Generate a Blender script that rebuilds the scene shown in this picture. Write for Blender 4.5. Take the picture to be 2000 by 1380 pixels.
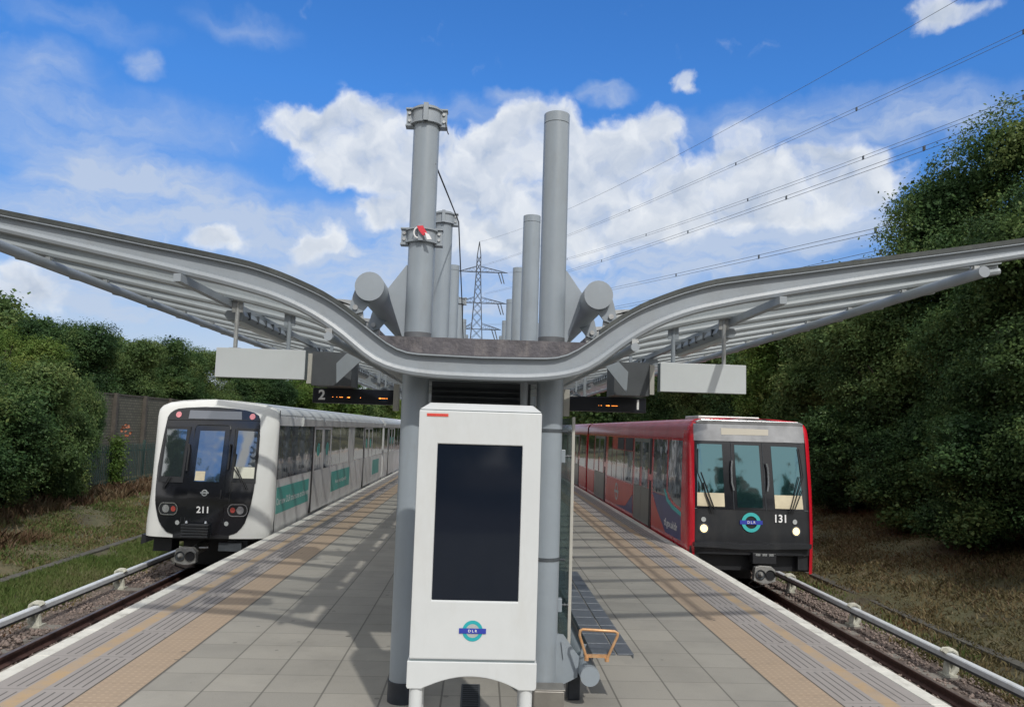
import bpy, bmesh, math, random
import numpy as np
from mathutils import Vector, Matrix
R=math.radians
random.seed(7); rng=np.random.default_rng(11)
scene=bpy.context.scene
for o in list(bpy.data.objects): bpy.data.objects.remove(o)
col=scene.collection
# ------------------------------------------------------------------ camera
cd=bpy.data.cameras.new('camera'); cam=bpy.data.objects.new('camera',cd); col.objects.link(cam)
cd.sensor_width=36; cd.lens=27.0; cd.clip_start=.05; cd.clip_end=3000
r_=Vector((0.9987,-0.0415,0.0305)).normalized(); f_=Vector((0.0383,0.9944,0.0989)).normalized()
u_=r_.cross(f_).normalized(); r_=f_.cross(u_).normalized()
cam.matrix_world=Matrix(((r_.x,u_.x,-f_.x,0),(r_.y,u_.y,-f_.y,0),(r_.z,u_.z,-f_.z,2.2),(0,0,0,1)))
scene.camera=cam
scene.render.resolution_x=1024; scene.render.resolution_y=706
scene.view_settings.view_transform='Standard'; scene.view_settings.look='None'
scene.view_settings.exposure=0.43; scene.view_settings.gamma=1.0
scene.view_settings.use_curve_mapping=False
# ------------------------------------------------------------------ sun
SUN_EL=R(44); SD=Vector((.31,-.95,0)).normalized()
sdir=Vector((SD.x*math.cos(SUN_EL),SD.y*math.cos(SUN_EL),math.sin(SUN_EL)))
sl=bpy.data.lights.new('sun','SUN'); sl.energy=2.0; sl.angle=R(1.1); sl.color=(1,.955,.88)
so=bpy.data.objects.new('sun',sl); col.objects.link(so); so.location=(0,-20,40)
so.rotation_euler=(-sdir).to_track_quat('-Z','Y').to_euler()
# ------------------------------------------------------------------ world sky with clouds
w=bpy.data.worlds.new('World'); scene.world=w; w.use_nodes=True
nt=w.node_tree; nt.nodes.clear(); N=nt.nodes; L=nt.links
def nd(t,**k):
    n=N.new(t)
    for a,b in k.items(): setattr(n,a,b)
    return n
def mth(op,a,b=None,c=None,clamp=False):
    n=nd('ShaderNodeMath',operation=op); n.use_clamp=clamp
    for i,v in enumerate((a,b,c)):
        if v is None: continue
        if isinstance(v,(int,float)): n.inputs[i].default_value=v
        else: L.new(v,n.inputs[i])
    return n.outputs[0]
out=nd('ShaderNodeOutputWorld'); bg=nd('ShaderNodeBackground'); L.new(bg.outputs[0],out.inputs[0])
sky=nd('ShaderNodeTexSky',sky_type='NISHITA'); sky.sun_disc=False; sky.sun_elevation=SUN_EL
sky.sun_rotation=math.atan2(SD.x,SD.y); sky.air_density=1.0; sky.dust_density=.6; sky.ozone_density=2.0
tc=nd('ShaderNodeTexCoord'); sp=nd('ShaderNodeSeparateXYZ'); L.new(tc.outputs['Generated'],sp.inputs[0])
az=mth('MULTIPLY',mth('ARCTAN2',sp.outputs[0],sp.outputs[1]),57.2958)
el=mth('MULTIPLY',mth('ARCSINE',sp.outputs[2]),57.2958)
cx=nd('ShaderNodeCombineXYZ'); L.new(az,cx.inputs[0]); L.new(el,cx.inputs[1])
def noise(vec,scale,detail=6,rough=.55,dim='3D'):
    n=nd('ShaderNodeTexNoise'); n.inputs['Scale'].default_value=scale; n.inputs['Detail'].default_value=detail
    n.inputs['Roughness'].default_value=rough; L.new(vec,n.inputs['Vector']); return n
def vmath(op,a,b):
    n=nd('ShaderNodeVectorMath',operation=op)
    for i,v in enumerate((a,b)):
        if isinstance(v,tuple): n.inputs[i].default_value=v
        else: L.new(v,n.inputs[i])
    return n.outputs[0]
wn=noise(cx.outputs[0],.32,6,.52)
warp=vmath('MULTIPLY',vmath('SUBTRACT',wn.outputs['Color'],(.5,.5,.5)),(5.0,3.6,0))
P0=vmath('ADD',cx.outputs[0],warp)
CL=[(-14.63,21.06,2.17,1.55,1),(-11.83,20.53,3.34,2.05,1),(-9.09,22.2,2.66,1.57,1),(-10.23,18.77,3.37,1.75,0.9),(-6.08,19.83,3.46,2.45,1),(-5.94,16.96,4.21,2.16,0.9),(-2.93,18.96,3.11,2.14,1),(-0.23,20.17,2.75,2.12,1),(-1.22,15.39,5.04,2.2,0.9),(1.68,21.84,2.37,1.92,1),(4.41,22.95,2.37,1.52,1),(5.28,20.32,3.53,2.3,1),(3.41,17.02,4.69,2.54,0.95),(9.19,20.31,3.49,2.28,1),(12.25,21.83,2.87,1.79,1),(11.91,18.48,4.19,2.31,0.95),(8.49,16.34,5.01,2.0,0.9),(2.34,13.65,5.82,1.86,0.8),(10.45,14.5,5.33,1.65,0.8),(14.69,24.95,0.91,0.8,0.8),(15.49,24.3,0.68,0.47,0.6),(13.73,25.33,0.46,0.4,0.5),(31.81,27.21,1.83,1.09,0.95),(33.91,27.06,1.75,0.62,0.8),(18.98,19.93,2.53,1.88,0.95),(17.89,17.55,3.64,2.1,0.85),(21.82,18.34,3.84,1.77,1),(25.24,18.39,3.34,1.83,1),(27.85,17.79,2.56,1.64,0.95),(24.21,16.44,5.72,1.53,0.85),(15.33,16.23,4.08,1.61,0.8),(20.05,15.31,5.31,1.06,0.6),(-20.18,12.43,1.39,0.83,1),(-18.52,12.83,1.29,0.7,1),(-13.22,12.8,1.3,1.01,1),(-11.61,13.52,1.17,0.87,1),(-9.9,12.71,0.97,0.59,0.85),(-8.34,15.32,1.81,0.87,0.95),(-31.4,8.56,2.14,1.45,1),(-29.64,7.16,2.5,1.36,0.9),(-12.03,17.7,1.84,1.13,0.7)]
VL=[(8.71,24.32,2.35,0.61,0.7),(-24.91,22.97,1.01,0.86,0.7),(1.59,24.27,1.59,0.48,0.5),(-25.94,16.27,6.09,1.77,0.6),(-21.99,14.55,9.06,2.19,0.8),(-28.95,12.81,5.7,1.91,0.7),(-16.85,13.8,6.25,1.58,0.7),(-26.85,8.48,7.66,1.66,0.9),(-19.21,7.86,10.94,2.3,1),(-13.07,10.18,9.29,2.37,0.9),(-4.98,12.59,6.85,3.33,0.9),(0.49,10.96,12.19,3.75,1),(8.95,12.64,10.61,2.79,1),(17.18,14.0,10.11,2.52,0.9),(24.86,14.67,6.65,1.72,0.8),(-30.01,18.65,4.52,2.12,0.5),(-30.84,21.52,3.35,1.46,0.45),(-29.08,24.67,4.38,0.86,0.3),(-18.42,26.39,3.5,0.93,0.3),(24.26,21.49,9.15,1.63,0.7),(32.25,20.89,4.46,1.54,0.5),(-23.0,19.42,5.8,1.61,0.4),(-14.35,7.51,7.04,1.46,0.8),(-2.32,22.9,4.71,1.03,0.4)]
def field(lst,P):
    acc=None
    for a,e,ra,re,wt in lst:
        v=vmath('MULTIPLY',vmath('SUBTRACT',P,(a,e,0)),(1/ra,1/re,0))
        ln=nd('ShaderNodeVectorMath',operation='LENGTH'); L.new(v,ln.inputs[0])
        m=nd('ShaderNodeMapRange',interpolation_type='SMOOTHSTEP'); L.new(ln.outputs['Value'],m.inputs[0])
        m.inputs[1].default_value=1.55; m.inputs[2].default_value=.15; m.inputs[3].default_value=0; m.inputs[4].default_value=wt
        acc=m.outputs[0] if acc is None else mth('ADD',acc,m.outputs[0])
    return acc
fc=mth('MINIMUM',field(CL,P0),1.1)
fb=noise(P0,.36,9,.53)
dens=mth('ADD',fc,mth('MULTIPLY',mth('SUBTRACT',fb.outputs[0],.5),1.7))
mk=nd('ShaderNodeMapRange',interpolation_type='SMOOTHSTEP'); L.new(dens,mk.inputs[0])
mk.inputs[1].default_value=.18; mk.inputs[2].default_value=1.15
fv=mth('MINIMUM',field(VL,P0),1.0)
vn=noise(vmath('MULTIPLY',P0,(.45,1.5,1)),.35,7,.6)
veil=mth('MULTIPLY',fv,mth('MULTIPLY',mth('SUBTRACT',vn.outputs[0],.20),2.9),clamp=True)
# shading: underside of billows greyer, edges and tops bright
up=noise(vmath('ADD',P0,(.5,1.5,0)),.36,4,.5)
sh=mth('ADD',mth('MULTIPLY',mth('SUBTRACT',fb.outputs[0],up.outputs[0]),2.1),.66)
core=nd('ShaderNodeMapRange'); L.new(dens,core.inputs[0]); core.inputs[1].default_value=.7; core.inputs[2].default_value=1.6
core.inputs[3].default_value=.28; core.inputs[4].default_value=-.5
shade=mth('ADD',sh,core.outputs[0],clamp=True)
cc=nd('ShaderNodeMixRGB'); cc.inputs[1].default_value=(.33,.39,.49,1); cc.inputs[2].default_value=(.62,.645,.675,1); L.new(shade,cc.inputs[0])
# sky colour grade
hs=nd('ShaderNodeHueSaturation'); hs.inputs['Saturation'].default_value=1.22; hs.inputs['Value'].default_value=1.0; L.new(sky.outputs[0],hs.inputs['Color'])
gm=nd('ShaderNodeMapRange'); L.new(el,gm.inputs[0]); gm.inputs[1].default_value=2; gm.inputs[2].default_value=24
gc=nd('ShaderNodeMixRGB'); L.new(gm.outputs[0],gc.inputs[0]); gc.inputs[1].default_value=(.072,.062,.070,1); gc.inputs[2].default_value=(.063,.101,.139,1)
sk=nd('ShaderNodeMixRGB',blend_type='MULTIPLY'); sk.inputs[0].default_value=1; L.new(hs.outputs[0],sk.inputs[1]); L.new(gc.outputs[0],sk.inputs[2])
m1=nd('ShaderNodeMixRGB'); lowh=nd('ShaderNodeMapRange',interpolation_type='SMOOTHSTEP'); L.new(el,lowh.inputs[0]); lowh.inputs[1].default_value=17; lowh.inputs[2].default_value=3; lowh.inputs[3].default_value=0; lowh.inputs[4].default_value=.62
vv=mth('MAXIMUM',mth('MULTIPLY',veil,.85),mth('MULTIPLY',lowh.outputs[0],mth('ADD',vn.outputs[0],.45)),clamp=True)
L.new(vv,m1.inputs[0]); L.new(sk.outputs[0],m1.inputs[1]); m1.inputs[2].default_value=(.40,.465,.575,1)
m2=nd('ShaderNodeMixRGB'); L.new(mth('MULTIPLY',mk.outputs[0],.94),m2.inputs[0]); L.new(m1.outputs[0],m2.inputs[1]); L.new(cc.outputs[0],m2.inputs[2])
# bright broken cloud added out of view, overhead and behind, as neutral fill light
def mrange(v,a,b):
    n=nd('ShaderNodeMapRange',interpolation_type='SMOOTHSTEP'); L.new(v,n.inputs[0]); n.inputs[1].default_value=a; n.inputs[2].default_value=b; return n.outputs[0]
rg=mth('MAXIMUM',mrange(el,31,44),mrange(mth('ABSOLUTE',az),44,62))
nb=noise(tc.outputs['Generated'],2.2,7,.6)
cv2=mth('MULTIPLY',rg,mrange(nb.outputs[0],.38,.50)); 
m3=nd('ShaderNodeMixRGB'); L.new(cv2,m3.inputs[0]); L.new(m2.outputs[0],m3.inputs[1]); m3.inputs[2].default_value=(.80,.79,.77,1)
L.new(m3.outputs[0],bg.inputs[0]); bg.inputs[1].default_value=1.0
w.cycles.sampling_method='MANUAL'; w.cycles.sample_map_resolution=256

# ------------------------------------------------------------------ materials
def newmat(name):
    m=bpy.data.materials.new(name); m.use_nodes=True; return m,m.node_tree
def mat(name,c,rough=.5,metal=0,var=.12,scale=4,bump=0,bscale=60,spec=.5,coat=0,dirt=None,dirtamt=.35,dscale=3):
    m,t=newmat(name); b=t.nodes['Principled BSDF']; b.inputs['Roughness'].default_value=rough
    b.inputs['Metallic'].default_value=metal; b.inputs['Specular IOR Level'].default_value=spec
    if coat: b.inputs['Coat Weight'].default_value=coat; b.inputs['Coat Roughness'].default_value=.08
    tc=t.nodes.new('ShaderNodeTexCoord'); n=t.nodes.new('ShaderNodeTexNoise'); n.inputs['Scale'].default_value=scale; n.inputs['Detail'].default_value=7
    n.inputs['Roughness'].default_value=.65
    t.links.new(tc.outputs['Object'],n.inputs['Vector'])
    mr=t.nodes.new('ShaderNodeMapRange'); mr.inputs[1].default_value=.3; mr.inputs[2].default_value=.7; mr.inputs[3].default_value=1-var; mr.inputs[4].default_value=1+var
    t.links.new(n.outputs[0],mr.inputs[0])
    mx=t.nodes.new('ShaderNodeMixRGB'); mx.blend_type='MULTIPLY'; mx.inputs[0].default_value=1; mx.inputs[1].default_value=(*c,1)
    t.links.new(mr.outputs[0],mx.inputs[2]); src=mx.outputs[0]
    if dirt:
        n2=t.nodes.new('ShaderNodeTexNoise'); n2.inputs['Scale'].default_value=dscale; n2.inputs['Detail'].default_value=9; n2.inputs['Roughness'].default_value=.7
        mp=t.nodes.new('ShaderNodeMapping'); mp.inputs['Scale'].default_value=(1,1,.35); t.links.new(tc.outputs['Object'],mp.inputs[0]); t.links.new(mp.outputs[0],n2.inputs['Vector'])
        m2=t.nodes.new('ShaderNodeMapRange'); m2.inputs[1].default_value=.5; m2.inputs[2].default_value=.75; m2.inputs[3].default_value=0; m2.inputs[4].default_value=dirtamt
        t.links.new(n2.outputs[0],m2.inputs[0])
        mm=t.nodes.new('ShaderNodeMixRGB'); t.links.new(m2.outputs[0],mm.inputs[0]); t.links.new(src,mm.inputs[1]); mm.inputs[2].default_value=(*dirt,1); src=mm.outputs[0]
    t.links.new(src,b.inputs['Base Color'])
    if bump:
        nb=t.nodes.new('ShaderNodeTexNoise'); nb.inputs['Scale'].default_value=bscale; nb.inputs['Detail'].default_value=4; t.links.new(tc.outputs['Object'],nb.inputs['Vector'])
        bp=t.nodes.new('ShaderNodeBump'); bp.inputs['Strength'].default_value=bump; bp.inputs['Distance'].default_value=.02; t.links.new(nb.outputs[0],bp.inputs['Height']); t.links.new(bp.outputs[0],b.inputs['Normal'])
    return m
def emis(name,c,s):
    m,t=newmat(name); b=t.nodes['Principled BSDF']; b.inputs['Base Color'].default_value=(*c,1); b.inputs['Emission Color'].default_value=(*c,1); b.inputs['Emission Strength'].default_value=s; return m
M={}
M['steel']=mat('grey_painted_steel',(.265,.295,.325),.42,.0,.07,3,.08,30,dirt=(.20,.19,.17),dirtamt=.25,dscale=4)
M['steel2']=mat('pale_painted_steel',(.262,.296,.33),.45,0,.08,3,dirt=(.22,.21,.19),dirtamt=.25)
M['rib']=mat('canopy_rib_paint',(.315,.345,.365),.45,0,.1,2,dirt=(.2,.2,.18),dirtamt=.3)
M['colp']=mat('column_paint',(.25,.288,.325),.38,0,.06,2.2,.04,25,dirt=(.18,.18,.165),dirtamt=.38,dscale=4.5)
M['darksteel']=mat('dark_steel',(.07,.08,.09),.5,.2,.2,6)
M['galv']=mat('galvanised_steel',(.40,.41,.41),.45,.5,.2,20,dirt=(.25,.15,.08),dirtamt=.3,dscale=20)
M['edge']=mat('dark_roof_edge',(.05,.056,.055),.5,.2,.3,8,dirt=(.2,.21,.18),dirtamt=.2,dscale=14)
M['gutter']=mat('grimy_gutter',(.085,.08,.09),.6,.1,.3,3.5,.3,30,dirt=(.26,.235,.225),dirtamt=.6,dscale=9)
M['grime']=mat('grimy_column_foot',(.10,.105,.115),.6,0,.3,6)
M['black']=mat('matt_black',(.012,.013,.016),.5,0,.2,5)
M['rubber']=mat('black_rubber_sleeve',(.02,.025,.035),.45,0,.3,9)
M['white']=mat('white_fibreglass',(.585,.607,.615),.33,0,.035,2.5,coat=.25,dirt=(.44,.43,.39),dirtamt=.35,dscale=2.6)
M['signwhite']=mat('blank_sign_face',(.56,.59,.60),.35,0,.04,3,dirt=(.45,.45,.42),dirtamt=.15)
M['signedge']=mat('sign_edge_grey',(.16,.19,.20),.5,0,.1,5)
M['shroud']=mat('dark_grey_shroud',(.075,.082,.09),.5,0,.15,3)
M['beige']=mat('beige_panel',(.42,.41,.37),.5,0,.1,5)
M['screen']=mat('dark_display_glass',(.008,.012,.021),.06,0,.08,1.5,spec=.3)
M['teal']=mat('roundel_teal',(.02,.36,.40),.4,0,.05,5)
M['blue']=mat('roundel_blue',(.03,.05,.36),.4,0,.05,5)
M['greydisc']=mat('roundel_grey',(.40,.42,.42),.4,0,.1,9)
M['lettering']=mat('white_lettering',(.8,.8,.8),.5,0,.02,5)
M['sticker']=mat('orange_red_sticker',(.62,.09,.05),.5,0,.15,30)
M['copper']=mat('worn_copper_paint',(.52,.29,.14),.4,.35,.25,25,dirt=(.6,.5,.35),dirtamt=.5,dscale=30)
M['seat']=mat('grey_metal_seat',(.115,.13,.15),.4,.4,.15,12,.1,80)
M['stainless']=mat('stainless_box',(.30,.285,.26),.4,.7,.15,6)
M['mask']=mat('off_white_train_paint',(.71,.72,.705),.28,0,.03,1.5,coat=.4,dirt=(.45,.43,.38),dirtamt=.22,dscale=1.3)
M['visor']=mat('gloss_black_train_front',(.012,.013,.017),.14,0,.1,2,coat=.3)
M['visor2']=mat('satin_black_train_front',(.022,.024,.028),.3,0,.15,2,coat=.15,dirt=(.09,.085,.08),dirtamt=.3,dscale=2)
M['silver']=mat('brushed_silver_side',(.66,.67,.67),.34,.1,.12,2.5,dirt=(.28,.26,.24),dirtamt=.4,dscale=3)
M['silver2']=mat('brushed_silver_door',(.56,.575,.58),.32,.15,.12,2.5,dirt=(.3,.28,.26),dirtamt=.3,dscale=3)
M['roofsilver']=mat('pale_train_roof',(.56,.58,.575),.42,.1,.12,1.5,dirt=(.35,.34,.3),dirtamt=.4,dscale=1.5)
M['tealad']=mat('teal_advert_panel',(.05,.36,.32),.4,0,.1,3,dirt=(.3,.48,.45),dirtamt=.4,dscale=1.5)
M['red']=mat('glossy_red_train_paint',(.50,.008,.022),.25,0,.06,2,coat=.5,dirt=(.25,.03,.04),dirtamt=.3,dscale=1.5)
M['redroof']=mat('dusty_red_train_roof',(.36,.03,.045),.32,0,.15,1.5,coat=.3,dirt=(.45,.16,.16),dirtamt=.6,dscale=1.2)
M['redpanel']=mat('red_side_panel',(.50,.055,.045),.35,0,.1,2,coat=.2)
M['bluepanel']=mat('blue_wave_panel',(.035,.045,.16),.35,0,.1,2,coat=.2)
M['turq']=mat('turquoise_stripe',(.05,.42,.42),.4,0,.05,2)
M['header']=mat('stainless_train_header',(.30,.305,.315),.25,.6,.3,1.8,dirt=(.45,.45,.45),dirtamt=.4,dscale=3)
M['door']=mat('grey_train_door',(.17,.175,.165),.32,.45,.15,3,dirt=(.3,.3,.27),dirtamt=.3)
M['cream']=mat('cream_cab_panel',(.60,.53,.38),.5,0,.15,3)
M['creamw']=mat('pale_cab_panel',(.66,.66,.56),.5,0,.1,3)
M['destglow']=emis('lit_destination_strip',(.40,.37,.31),.12)
M['greydisp']=mat('unlit_destination_display',(.17,.185,.215),.3,0,.06,2)
M['lampy']=emis('lit_yellow_headlamp',(1,.76,.38),1.0)
M['lampglass']=mat('clear_lamp_glass',(.5,.52,.55),.12,.6,.4,60)
M['lampred']=mat('red_lamp_glass',(.38,.07,.06),.2,0,.2,30)
M['lamppink']=mat('pink_red_lamp_glass',(.70,.27,.30),.2,0,.25,40)
M['chrome']=mat('silver_ring',(.55,.57,.6),.25,.8,.1,9)
M['coupler']=mat('grey_cast_coupler',(.27,.27,.26),.5,.3,.25,9,dirt=(.1,.08,.06),dirtamt=.5,dscale=9)
M['rust']=mat('rusty_rail_steel',(.075,.038,.032),.7,.1,.4,12,.3,60)
M['railtop']=mat('worn_rail_head',(.22,.18,.16),.4,.6,.3,9)
M['cond']=mat('white_conductor_cover',(.62,.65,.68),.4,.1,.1,5,dirt=(.4,.38,.34),dirtamt=.4,dscale=6)
M['bracket']=mat('weathered_grp_bracket',(.42,.42,.36),.7,0,.3,12,dirt=(.15,.12,.09),dirtamt=.7,dscale=12)
M['concrete']=mat('weathered_concrete',(.20,.185,.165),.85,0,.25,3,.5,30,dirt=(.08,.07,.06),dirtamt=.5)
M['wallpost']=mat('dark_wall_post',(.07,.062,.052),.85,0,.3,4)
M['darkconc']=mat('dark_mossy_concrete',(.075,.072,.062),.9,0,.35,4,.4,30,dirt=(.03,.035,.02),dirtamt=.6)
M['stone']=mat('ballast_stone',(.21,.165,.145),.9,0,.45,9,.3,40,dirt=(.11,.08,.06),dirtamt=.6,dscale=3)
M['bark']=mat('tree_bark',(.07,.055,.042),.9,0,.3,6,.6,20)
M['greenfence']=mat('green_painted_palisade',(.035,.07,.06),.6,0,.2,4)
M['wire']=mat('aluminium_wire',(.10,.11,.13),.5,.3,.1,5)
M['pylon']=mat('galvanised_pylon',(.08,.09,.105),.6,.3,.1,1)
M['cable']=mat('black_cable',(.02,.02,.022),.6,0,.1,5)
M['tagred']=mat('red_tag',(.6,.03,.05),.5,0,.2,60)
M['tagwhite']=mat('white_tag',(.75,.75,.76),.5,0,.1,30)
M['led']=emis('orange_led',(1,.28,.04),2.2)
M['dispblack']=mat('black_display_case',(.009,.011,.018),.3,0,.1,5)
M['terracotta']=mat('orange_leaves',(.26,.085,.04),.8,0,.3,9)
def glass_mat(name,c,gl,rough=.04,gcol=(.9,.95,1,1)):
    m,t=newmat(name); b=t.nodes['Principled BSDF']
    b.inputs['Base Color'].default_value=(*c,1); b.inputs['Roughness'].default_value=rough; b.inputs['Specular IOR Level'].default_value=.6
    g=t.nodes.new('ShaderNodeBsdfGlossy'); g.inputs['Roughness'].default_value=rough; g.inputs['Color'].default_value=gcol
    n=t.nodes.new('ShaderNodeTexNoise'); n.inputs['Scale'].default_value=1.6; n.inputs['Detail'].default_value=2
    tc=t.nodes.new('ShaderNodeTexCoord'); t.links.new(tc.outputs['Object'],n.inputs['Vector'])
    bp=t.nodes.new('ShaderNodeBump'); bp.inputs['Strength'].default_value=.25; bp.inputs['Distance'].default_value=.05; t.links.new(n.outputs[0],bp.inputs['Height'])
    t.links.new(bp.outputs[0],g.inputs['Normal'])
    ms=t.nodes.new('ShaderNodeMixShader'); ms.inputs[0].default_value=gl
    t.links.new(b.outputs[0],ms.inputs[1]); t.links.new(g.outputs[0],ms.inputs[2]); t.links.new(ms.outputs[0],t.nodes['Material Output'].inputs[0]); return m
M['glassf']=glass_mat('train_windscreen_glass',(.022,.03,.034),.22)
M['glassred']=glass_mat('tinted_teal_windscreen',(.012,.030,.034),.34,.04,(.24,.50,.57,1))
M['glasss']=glass_mat('train_side_glass',(.035,.04,.045),.30,.03)
def clear_glass():
    m,t=newmat('clear_screen_glass'); b=t.nodes['Principled BSDF']; b.inputs['Base Color'].default_value=(.14,.19,.19,1); b.inputs['Roughness'].default_value=.05
    tr=t.nodes.new('ShaderNodeBsdfTransparent'); tr.inputs[0].default_value=(.62,.72,.71,1); ms=t.nodes.new('ShaderNodeMixShader')
    n=t.nodes.new('ShaderNodeTexNoise'); n.inputs['Scale'].default_value=5; n.inputs['Detail'].default_value=8
    mr=t.nodes.new('ShaderNodeMapRange'); mr.inputs[1].default_value=.4; mr.inputs[2].default_value=.7; mr.inputs[3].default_value=.25; mr.inputs[4].default_value=.5
    t.links.new(n.outputs[0],mr.inputs[0]); t.links.new(mr.outputs[0],ms.inputs[0]); t.links.new(tr.outputs[0],ms.inputs[1]); t.links.new(b.outputs[0],ms.inputs[2]); t.links.new(ms.outputs[0],t.nodes['Material Output'].inputs[0]); return m
M['clear']=clear_glass()
def sheet_mat():
    m,t=newmat('clear_polycarbonate_sheet'); b=t.nodes['Principled BSDF']; b.inputs['Base Color'].default_value=(.46,.48,.49,1); b.inputs['Roughness'].default_value=.5
    tr=t.nodes.new('ShaderNodeBsdfTransparent'); tr.inputs[0].default_value=(.93,.94,.94,1); ms=t.nodes.new('ShaderNodeMixShader'); ms.inputs[0].default_value=.10
    t.links.new(tr.outputs[0],ms.inputs[1]); t.links.new(b.outputs[0],ms.inputs[2]); t.links.new(ms.outputs[0],t.nodes['Material Output'].inputs[0]); return m
M['sheet']=sheet_mat()
def leaf_mat(name,cols,trans=.3):
    m,t=newmat(name); t.nodes.remove(t.nodes['Principled BSDF']); o=t.nodes['Material Output']
    g=t.nodes.new('ShaderNodeNewGeometry'); tc=t.nodes.new('ShaderNodeTexCoord'); n=t.nodes.new('ShaderNodeTexNoise'); n.inputs['Scale'].default_value=.55; n.inputs['Detail'].default_value=3
    t.links.new(tc.outputs['Object'],n.inputs['Vector'])
    oi=t.nodes.new('ShaderNodeObjectInfo')
    a=t.nodes.new('ShaderNodeMath'); a.operation='MULTIPLY_ADD'; t.links.new(g.outputs['Random Per Island'],a.inputs[0]); a.inputs[1].default_value=.45
    b=t.nodes.new('ShaderNodeMath'); b.operation='MULTIPLY_ADD'; t.links.new(n.outputs[0],b.inputs[0]); b.inputs[1].default_value=1.9; b.inputs[2].default_value=-.80
    c=t.nodes.new('ShaderNodeMath'); c.operation='MULTIPLY_ADD'; t.links.new(oi.outputs['Random'],c.inputs[0]); c.inputs[1].default_value=.35; t.links.new(b.outputs[0],c.inputs[2]); t.links.new(c.outputs[0],a.inputs[2])
    r=t.nodes.new('ShaderNodeValToRGB'); cr=r.color_ramp
    while len(cr.elements)<len(cols): cr.elements.new(.5)
    for i,cc in enumerate(cols): cr.elements[i].position=i/(len(cols)-1); cr.elements[i].color=(*cc,1)
    t.links.new(a.outputs[0],r.inputs[0])
    d=t.nodes.new('ShaderNodeBsdfDiffuse'); tl=t.nodes.new('ShaderNodeBsdfTranslucent'); gl=t.nodes.new('ShaderNodeBsdfGlossy'); gl.inputs['Roughness'].default_value=.45
    t.links.new(r.outputs[0],d.inputs[0]); t.links.new(r.outputs[0],tl.inputs[0])
    m1=t.nodes.new('ShaderNodeMixShader'); m1.inputs[0].default_value=trans; t.links.new(d.outputs[0],m1.inputs[1]); t.links.new(tl.outputs[0],m1.inputs[2])
    m2=t.nodes.new('ShaderNodeMixShader'); m2.inputs[0].default_value=.012; t.links.new(m1.outputs[0],m2.inputs[1]); t.links.new(gl.outputs[0],m2.inputs[2]); t.links.new(m2.outputs[0],o.inputs[0]); return m
M['leafd']=leaf_mat('dark_green_leaves',[(.018,.042,.020),(.038,.080,.030),(.070,.125,.042),(.14,.185,.060)])
M['leafm']=leaf_mat('mid_green_leaves',[(.028,.058,.024),(.058,.102,.035),(.10,.155,.05),(.18,.215,.075)])
M['leafy']=leaf_mat('yellow_green_leaves',[(.04,.085,.02),(.075,.135,.03),(.12,.18,.04),(.18,.21,.06)])
M['grassg']=leaf_mat('green_grass',[(.05,.09,.025),(.08,.13,.035),(.13,.17,.055),(.20,.19,.10)])
M['grassd']=leaf_mat('dry_grass',[(.09,.085,.04),(.14,.12,.06),(.20,.16,.085),(.16,.08,.04)])
M['bracken']=leaf_mat('brown_bracken',[(.085,.055,.033),(.13,.08,.048),(.17,.125,.075),(.10,.09,.045)])

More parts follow.
